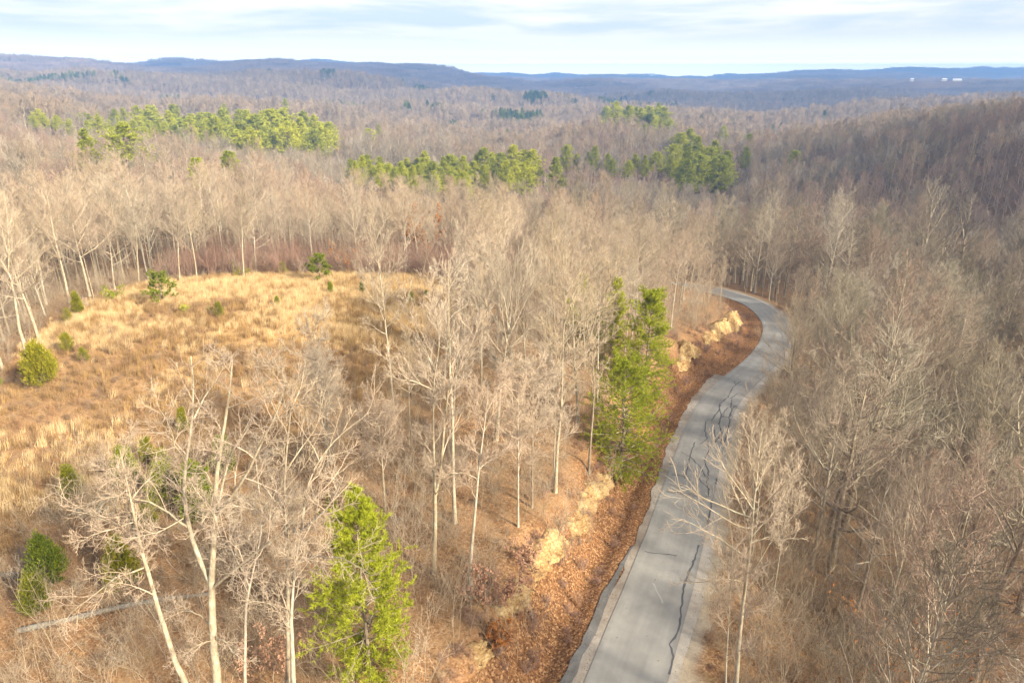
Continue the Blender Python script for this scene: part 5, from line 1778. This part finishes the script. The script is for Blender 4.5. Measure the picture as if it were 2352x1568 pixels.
def tuft_mesh(name, seed, nb, H, w, spread, mat):
    g = np.random.default_rng(seed)
    geo = Geo()
    ph = g.uniform(0, 6.283, nb)
    a = np.abs(g.normal(0, spread, nb))
    d = np.stack([np.cos(ph) * np.sin(a) + 0.12, np.sin(ph) * np.sin(a), np.cos(a)], -1)
    pos = np.stack([g.normal(0, 0.22, nb), g.normal(0, 0.22, nb), np.full(nb, -0.05)], -1)
    blades(geo, pos, unit(d), H * g.uniform(0.5, 1.15, nb), np.full(nb, w), g)
    return geo.mesh(name, mat)


TUFT = [tuft_mesh("grass_tuft", 900 + k, 46, (0.9, 1.15, 0.75)[k % 3], 0.035, (0.28, 0.2, 0.4)[k % 3], M_GRASS if k < 3 else M_GRASSB) for k in range(6)]
x, y = grid(-110, 30, 24, 122, 0.42, gw, 0.5)
fs = field_sd(x, y)
ok = fs > -4
x, y, fs = x[ok], y[ok], fs[ok]
z = ground(x, y)
pu, pv, pd = project(np.stack([x, y, z], -1))
pale = sstep(930, 700, pv + 110 * vnoise(x / 9, y / 7, 88))
dens = 0.16 + 0.84 * pale
dens *= 0.35 + 0.65 * sstep(-0.5, 0.2, vnoise(x / 7, y / 5, 89) + 0.4 * vnoise(x / 2.5, y / 2.5, 90) + 0.7 * pale)
dens *= sstep(-4, 1, fs)
ok = gw.uniform(size=len(x)) < dens
x, y, z, pale = x[ok], y[ok], z[ok], pale[ok]
n = len(x)
kk = np.where(gw.uniform(size=n) < 0.12 + 0.7 * pale - 0.5 * (vnoise(x / 5, y / 4, 97) > 0.15), gw.integers(0, 3, n), gw.integers(3, 6, n))
scatter("dry_grass", TUFT, np.stack([x, y, z], -1), kk, gw.uniform(0.6, 1.25, n), gw.uniform(-0.6, 0.6, n))
# golden tufts in the clearing at the near side
x, y = grid(-60, 0, 26, 60, 0.8, gw, 0.5)
z = ground(x, y)
pu, pv, pd = project(np.stack([x, y, z], -1))
ok = (pu < 330) & (pv > 930) & (pv < 1180) & (gw.uniform(size=len(x)) < 0.3 + 0.7 * (vnoise(x / 4, y / 4, 93) > 0.0))
x, y, z = x[ok], y[ok], z[ok]
n = len(x)
scatter("dry_grass", TUFT[:3], np.stack([x, y, z], -1), gw.integers(0, 3, n), gw.uniform(0.8, 1.5, n), gw.uniform(-0.6, 0.6, n))


def litter():
    g = np.random.default_rng(3)
    n = 400000
    # thick on the bank and the verge, thinner in the woods
    x1, y1 = g.uniform(-45, 60, n), g.uniform(16, 100, n)
    d, zr, k = road_sd(x1, y1)
    fs = field_sd(x1, y1)
    p = np.where((d < -3.3) & (d > -9.5), 1.0, 0.45) * (fs < -1) * ~((d > -2.5) & (d < 3.6))
    p = np.where((d > -3.6) & (d < -2.5), 0.5, p)
    p = np.where((d > -2.5) & (d < 2.5), 0.012, p)
    p = np.where((d > 2.6) & (d < 3.6), 0.12, p)
    p = np.where(d > 9, p * 0.5, p)
    ok = g.uniform(size=n) < p * (0.6 + 0.5 * vnoise(x1 / 3, y1 / 3, 95))
    x1, y1 = x1[ok], y1[ok]
    m = len(x1)
    geo = Geo()
    if LEDGES:
        lp_ = np.concatenate(LEDGES)
        ok = np.ones(m, bool)
        for i in range(0, m, 20000):
            q_ = (x1[i:i + 20000, None] - lp_[None, :, 0]) ** 2 + (y1[i:i + 20000, None] - lp_[None, :, 1]) ** 2
            ok[i:i + 20000] = (q_.min(1) > 0.5) | (g.uniform(size=len(q_)) < 0.15)
        x1, y1 = x1[ok], y1[ok]
        m = len(x1)
    pos = np.stack([x1, y1, ground(x1, y1) + g.uniform(0.01, 0.10, m) + (np.abs(road_sd(x1, y1)[0]) < 3.6) * 0.09], -1)
    dd = unit(np.stack([g.normal(size=m), g.normal(size=m), g.normal(0, 0.45, m)], -1))
    diamonds(geo, pos, dd, g.uniform(0.05, 0.12, m), g.uniform(0.03, 0.075, m), g)
    link("leaf_litter", geo.mesh("leaf_litter", M_LITTER), kind='stuff')




# ------------------------------------------------------------------ sandstone ledges in the bank
def rock_mat(name, k):
    m, nt = new_mat(name)
    tc = N(nt, 'ShaderNodeTexCoord')
    v = tc.outputs['Object']
    n1 = noise(nt, v, 0.9, 5, 0.65)
    mp = N(nt, 'ShaderNodeMapping')
    mp.inputs['Scale'].default_value = (1, 1, 4)
    L(nt, v, mp.inputs[0])
    n2 = noise(nt, mp.outputs[0], 3.0, 5, 0.7)
    c = ramp(nt, mth(nt, 'ADD', mth(nt, 'MULTIPLY', n1, 0.5), mth(nt, 'MULTIPLY', n2, 0.5)), [(p_, tuple(k * c_ for c_ in col_)) for p_, col_ in ((0.38, (0.14, 0.075, 0.032)), (0.47, (0.30, 0.19, 0.085)), (0.56, (0.44, 0.325, 0.165)), (0.72, (0.55, 0.455, 0.28)))]).outputs[0]
    principled(nt, c, 0.92, 0.1, n2, 0.7)
    return m


M_ROCK, M_SOIL = rock_mat("sandstone", 0.95), rock_mat("sandy_clay", 0.84)


LEDGES = []


def ledge(uv, hts, lab, seed):
    """a ragged cut of crumbling stone showing through the bank: one broken sheet bedded into the slope behind it"""
    g = np.random.default_rng(seed)
    p = gp([a for a, b in uv], [b for a, b in uv])
    s = np.concatenate([[0], np.cumsum(np.linalg.norm(np.diff(p[:, :2], axis=0), axis=1))])
    t = np.arange(0, s[-1], 0.11)
    n = len(t)
    x = np.interp(t, s, p[:, 0]) + 0.25 * vnoise(t * 0.5, t * 0, seed + 3)
    y = np.interp(t, s, p[:, 1]) + 0.25 * vnoise(t * 0.5, t * 0, seed + 4)
    h = np.interp(t, s, hts) * (1.2 if seed < 3 else 1.7)
    d, zr, k = road_sd(x, y)
    nrm = RN[k]                                  # faces the road
    # upright joints split the face into blocks of uneven width, beds into uneven courses
    cuts = np.cumsum(g.uniform(0.25, 1.3, int(s[-1] / 0.5) + 6))
    blk = np.searchsorted(cuts, t)
    jit = g.normal(0, 0.17, blk.max() + 2)
    top = g.uniform(0.7, 1.2, blk.max() + 2)
    nj = 20
    prof = np.linspace(0, 1, nj)
    beds = np.sort(g.uniform(0, 1, 6))
    z0 = ground(x, y)
    if seed > 2:
        z0 = np.maximum(z0, np.convolve(np.pad(z0, 12, 'edge'), np.ones(25) / 25, 'valid')) + 0.08
    end = np.minimum(1, np.minimum(t, t[-1] - t) / 0.9)
    V = []
    for j, q in enumerate(prof):
        course = np.searchsorted(beds, q + 0.06 * vnoise(t * 0.8, t * 0, seed + 9))
        off = g.normal(0, 1, 9)[course] * 0.0 + 0.13 * np.sin(course * 2.7 + blk * 1.9 + seed)
        hh = h * top[blk] * end * q
        out = (0.30 - 0.62 * q) * h + jit[blk] * (0.3 + 0.7 * q) + off + 0.10 * vnoise(t * 3.1, np.full(n, q * 6.0), seed + 5) + 0.035 * g.normal(size=n)
        V.append(np.stack([x + nrm[:, 0] * out, y + nrm[:, 1] * out, z0 - 0.30 + hh + 0.03 * g.normal(size=n)], -1))
    for back, dz in ((-0.9, -0.02), (-2.2, -0.8)):
        V.append(np.stack([x + nrm[:, 0] * back, y + nrm[:, 1] * back, z0 - 0.30 + h * top[blk] * end + dz + 0.05 * g.normal(size=n)], -1))
    LEDGES.append(np.stack([x + nrm[:, 0] * 0.2, y + nrm[:, 1] * 0.2], -1)[::5])
    V = np.stack(V, 0)
    nj, nt_ = V.shape[:2]
    o = np.array([x.mean(), y.mean(), z0.mean()])
    i = np.arange(nj - 1)[:, None] * nt_
    jx = np.arange(nt_ - 1)[None]
    q = np.stack(np.broadcast_arrays(i + jx, i + nt_ + jx, i + nt_ + jx + 1, i + jx + 1), -1).reshape(-1, 4)
    ob = link("rock_ledge", mesh_np("rock_ledge", V.reshape(-1, 3) - o, [q], M_ROCK if seed < 3 else M_SOIL))
    ob.location = o
    tag(ob, lab, "rock", "sandstone ledges in the road bank")


ledge([(1700, 738), (1682, 757), (1660, 766), (1640, 775), (1615, 790)], [1.9, 2.1, 1.6, 1.3, 0.8], "brightest yellow sandstone ledge, near the road bend", 1)
ledge([(1606, 793), (1588, 812), (1574, 832), (1560, 852)], [1.0, 1.7, 1.8, 0.8], "broken sandstone ledge beyond the tall pines, second along the bank", 2)
ledge([(1412, 1102), (1378, 1142), (1352, 1180), (1326, 1216), (1308, 1240)], [0.6, 0.9, 0.8, 0.7, 0.7], "long pale sandstone ledge just below the bright roadside pine", 3)
ledge([(1312, 1236), (1290, 1262), (1262, 1296), (1236, 1324), (1222, 1342)], [0.7, 1.0, 0.9, 0.7, 0.6], "undercut sandstone ledge midway along the near bank", 4)
ledge([(1226, 1338), (1205, 1362), (1180, 1392), (1155, 1424), (1140, 1445)], [0.6, 0.7, 0.6, 0.5, 0.4], "low crumbling sandstone ledge by the pinkish sapling", 5)
ledge([(1150, 1470), (1110, 1510), (1085, 1540)], [0.3, 0.6, 0.4], "lowest sandy ledge under the orange sapling", 6)


litter()


# ------------------------------------------------------------------ fallen logs
def log(uv, r0, r1, lab, seed, mat, stubs=6):
    g = np.random.default_rng(seed)
    p = gp([a for a, b in uv], [b for a, b in uv])
    Q, Ln = resample(p, 14)
    Q[:, 2] = np.linspace(p[0, 2], p[-1, 2], 14) + 0.16 + 0.25 * np.sin(np.linspace(0, 3.1, 14))
    o = Q[0].copy()
    Q -= o
    R = np.linspace(r0, r1, 14) * (1 + g.normal(0, 0.07, 14))
    root = thing("fallen_log", lab, "log", o)
    geo = Geo()
    tubes(geo, Q[None], R[None], 9)
    link("stem", geo.mesh("stem", mat, True), root)
    P2, R2, L2 = spawn(Q[None], R[None], np.array([1.8]), stubs, (0.3, 0.95), (40, 80), 1.0, g, 4, 0.1, 0.3, rr=0.3, rmin=0.015)
    for k in range(stubs):
        geo = Geo()
        tubes(geo, P2[k:k + 1], R2[k:k + 1], 5)
        link("branch_stub", geo.mesh("branch_stub", mat, True), root)


M_LOG = bark_mat("weathered_wood", [(0.20, 0.182, 0.16), (0.23, 0.208, 0.182)], 0.2)
log([(45, 1452), (160, 1430), (290, 1400), (400, 1382), (480, 1368)], 0.20, 0.13, "long weathered grey fallen log lying behind the forked tree", 1, M_LOG)
log([(-30, 1332), (20, 1330), (75, 1326)], 0.22, 0.18, "short dark fallen log beside the tall pointed cedar", 2, bark_mat("rotten_wood", [(0.17, 0.15, 0.13), (0.2, 0.18, 0.16)], 0.1), 2)


# ------------------------------------------------------------------ houses far off
def plain(name, col, rough=0.7):
    m, nt = new_mat(name)
    tc = N(nt, 'ShaderNodeTexCoord')
    n1 = noise(nt, tc.outputs['Object'], 0.8, 4)
    c = mixc(nt, n1, tuple(v * 0.9 for v in col), tuple(min(1, v * 1.08) for v in col))
    principled(nt, c, rough, 0.2)
    return m


M_WALL, M_ROOF, M_PANE = plain("white_siding", (0.60, 0.59, 0.57)), plain("pale_roof", (0.62, 0.63, 0.65)), plain("window_pane", (0.05, 0.06, 0.08), 0.2)


def box(geo, x0, x1, y0, y1, z0, z1):
    v = [(x0, y0, z0), (x1, y0, z0), (x1, y1, z0), (x0, y1, z0), (x0, y0, z1), (x1, y0, z1), (x1, y1, z1), (x0, y1, z1)]
    geo.add(v, [(0, 3, 2, 1), (4, 5, 6, 7), (0, 1, 5, 4), (1, 2, 6, 5), (2, 3, 7, 6), (3, 0, 4, 7)])


def house(name, lab, p, rz_, w, dp, h, rh, wins=4):
    root = thing(name, lab, "house", p, rz_)
    g_ = Geo()
    v = [(-w / 2, -dp / 2, -3), (w / 2, -dp / 2, -3), (w / 2, dp / 2, -3), (-w / 2, dp / 2, -3), (-w / 2, -dp / 2, h), (w / 2, -dp / 2, h), (w / 2, dp / 2, h), (-w / 2, dp / 2, h), (-w / 2, 0, h + rh - .15), (w / 2, 0, h + rh - .15)]
    g_.add(v, [(0, 1, 5, 4), (2, 3, 7, 6)], None)
    g_.add(v, None, [(1, 2, 6), (1, 6, 9), (1, 9, 5), (3, 0, 4), (3, 4, 8), (3, 8, 7)])
    link("wall", g_.mesh("wall", M_WALL), root)
    g_ = Geo()
    e = 0.5
    v = [(-w / 2 - e, -dp / 2 - e, h - .3), (w / 2 + e, -dp / 2 - e, h - .3), (w / 2 + e, 0, h + rh), (-w / 2 - e, 0, h + rh), (-w / 2 - e, dp / 2 + e, h - .3), (w / 2 + e, dp / 2 + e, h - .3)]
    v += [(a, b_, c_ - 0.2) for a, b_, c_ in v]
    g_.add(v, [(0, 1, 2, 3), (3, 2, 5, 4), (7, 6, 9, 8), (8, 9, 10, 11), (0, 6, 7, 1), (4, 5, 11, 10)])
    link("roof", g_.mesh("roof", M_ROOF), root)
    for k in range(wins):
        g_ = Geo()
        cx = -w / 2 + w * (k + 0.5) / wins
        box(g_, cx - 0.8, cx + 0.8, -dp / 2 - 0.12, -dp / 2 + 0.05, h * 0.35, h * 0.75)
        link("window", g_.mesh("window", M_PANE), root)


HLAB = [("farm_house", "white farmhouse at the near end of the far hilltop farm"), ("barn", "long pale barn of the far hilltop farm"), ("farm_house", "small white house downhill of the far hilltop farm"), ("cottage", "lone white cottage in the far purple woods")]
for (nm, lab), (hu, hv, hY, hw, hL, hd), bp in zip(HLAB, HOUSES, BUMPS):
    gz = float(ground(np.array([bp[0]]), np.array([bp[1]]))[0])
    house(nm, lab, (bp[0], bp[1], gz), -math.atan2(bp[0], bp[1]) + 0.25, hL, hd, 5.5, 3.4, 3)


# ------------------------------------------------------------------ air
def haze():
    geo = Geo()
    box(geo, -9500, 9500, -9500, 9500, -160, 135)
    m, nt = new_mat("haze")
    out = N(nt, 'ShaderNodeOutputMaterial')
    pv_ = N(nt, 'ShaderNodeVolumePrincipled')
    pv_.inputs['Color'].default_value = (0.21, 0.42, 0.88, 1)
    pv_.inputs['Density'].default_value = 0.00024
    pv_.inputs['Anisotropy'].default_value = 0.0
    L(nt, pv_.outputs[0], out.inputs['Volume'])
    o = link("haze", geo.mesh("haze", m), kind='stuff')


haze()


# ------------------------------------------------------------------ unseen clouds, added to shade the right-hand woods, grey hillside and far hills
def shade_cloud_mat(name, clear):
    m, nt = new_mat(name)
    out = N(nt, 'ShaderNodeOutputMaterial')
    a = N(nt, 'ShaderNodeBsdfTranslucent')
    a.inputs[0].default_value = (0.92, 0.94, 0.97, 1)
    b = N(nt, 'ShaderNodeBsdfDiffuse')
    b.inputs[0].default_value = (0.9, 0.9, 0.9, 1)
    mx = N(nt, 'ShaderNodeMixShader')
    mx.inputs[0].default_value = 0.25
    L(nt, a.outputs[0], mx.inputs[1])
    L(nt, b.outputs[0], mx.inputs[2])
    tr = N(nt, 'ShaderNodeBsdfTransparent')
    m2 = N(nt, 'ShaderNodeMixShader')
    m2.inputs[0].default_value = clear
    L(nt, mx.outputs[0], m2.inputs[1])
    L(nt, tr.outputs[0], m2.inputs[2])
    L(nt, m2.outputs[0], out.inputs[0])
    return m


M_CLOUD, M_SHADE_CLOUDT = shade_cloud_mat("shade_cloud", 0.66), shade_cloud_mat("thin_shade_cloud", 0.64)


def shade_cloud(gx, gy, rx, ry, alt, seed, mat=None, rot=0.0):
    """a lumpy flat-bottomed sheet out of view, added for its shade; gx, gy is the middle of the shade it throws on the ground"""
    k = alt / math.tan(SUN_EL)
    cx, cy = gx + k * math.sin(SUN_AZ), gy + k * math.cos(SUN_AZ)
    na, nr = 72, 14
    a = np.linspace(0, 2 * math.pi, na, endpoint=False)
    rr = np.sin(np.linspace(0.0, math.pi, 2 * nr + 1))          # bottom centre -> rim -> top centre
    A, R = np.meshgrid(a, rr, indexing='ij')
    J = np.broadcast_to(np.arange(2 * nr + 1)[None], A.shape)
    edge = 1 + 0.28 * vnoise(np.cos(A) * 2.2 + seed, np.sin(A) * 2.2, seed) + 0.12 * vnoise(np.cos(A) * 6 + seed, np.sin(A) * 6, seed + 1)
    lx, ly = R * np.cos(A) * edge * rx, R * np.sin(A) * edge * ry
    X = cx + lx * math.cos(rot) - ly * math.sin(rot)
    Y = cy + lx * math.sin(rot) + ly * math.cos(rot)
    th = min(rx, ry) * 0.22
    up = J > nr
    lump = 0.6 + 0.5 * vnoise(lx / (th * 1.6), ly / (th * 1.6), seed + 2)
    Z = alt + np.where(up, np.sqrt(np.maximum(0, 1 - R ** 2)) * th * lump, -np.sqrt(np.maximum(0, 1 - R ** 2)) * th * 0.15)
    nj = 2 * nr + 1
    i = np.arange(na)[:, None]
    j = np.arange(nj - 1)[None]
    i2 = (i + 1) % na
    q = np.stack(np.broadcast_arrays(i * nj + j, i2 * nj + j, i2 * nj + j + 1, i * nj + j + 1), -1).reshape(-1, 4)
    link("shade_cloud", mesh_np("shade_cloud", np.stack([X, Y, Z], -1).reshape(-1, 3), [q], mat or M_CLOUD, True), kind='structure')


shade_cloud(290, 360, 215, 270, 700, 1, M_SHADE_CLOUDT)
shade_cloud(110, 75, 70, 95, 420, 7, shade_cloud_mat("thinner_shade_cloud", 0.78))  # added out of view to dull the light on the near right slope
shade_cloud(300, 2300, 1500, 900, 1500, 2)
shade_cloud(-900, 3600, 1300, 900, 1500, 3)
shade_cloud(1900, 4300, 1700, 1100, 1500, 4)
shade_cloud(500, 6600, 3600, 1300, 1600, 5)
shade_cloud(4800, 7600, 2200, 1500, 1600, 6)
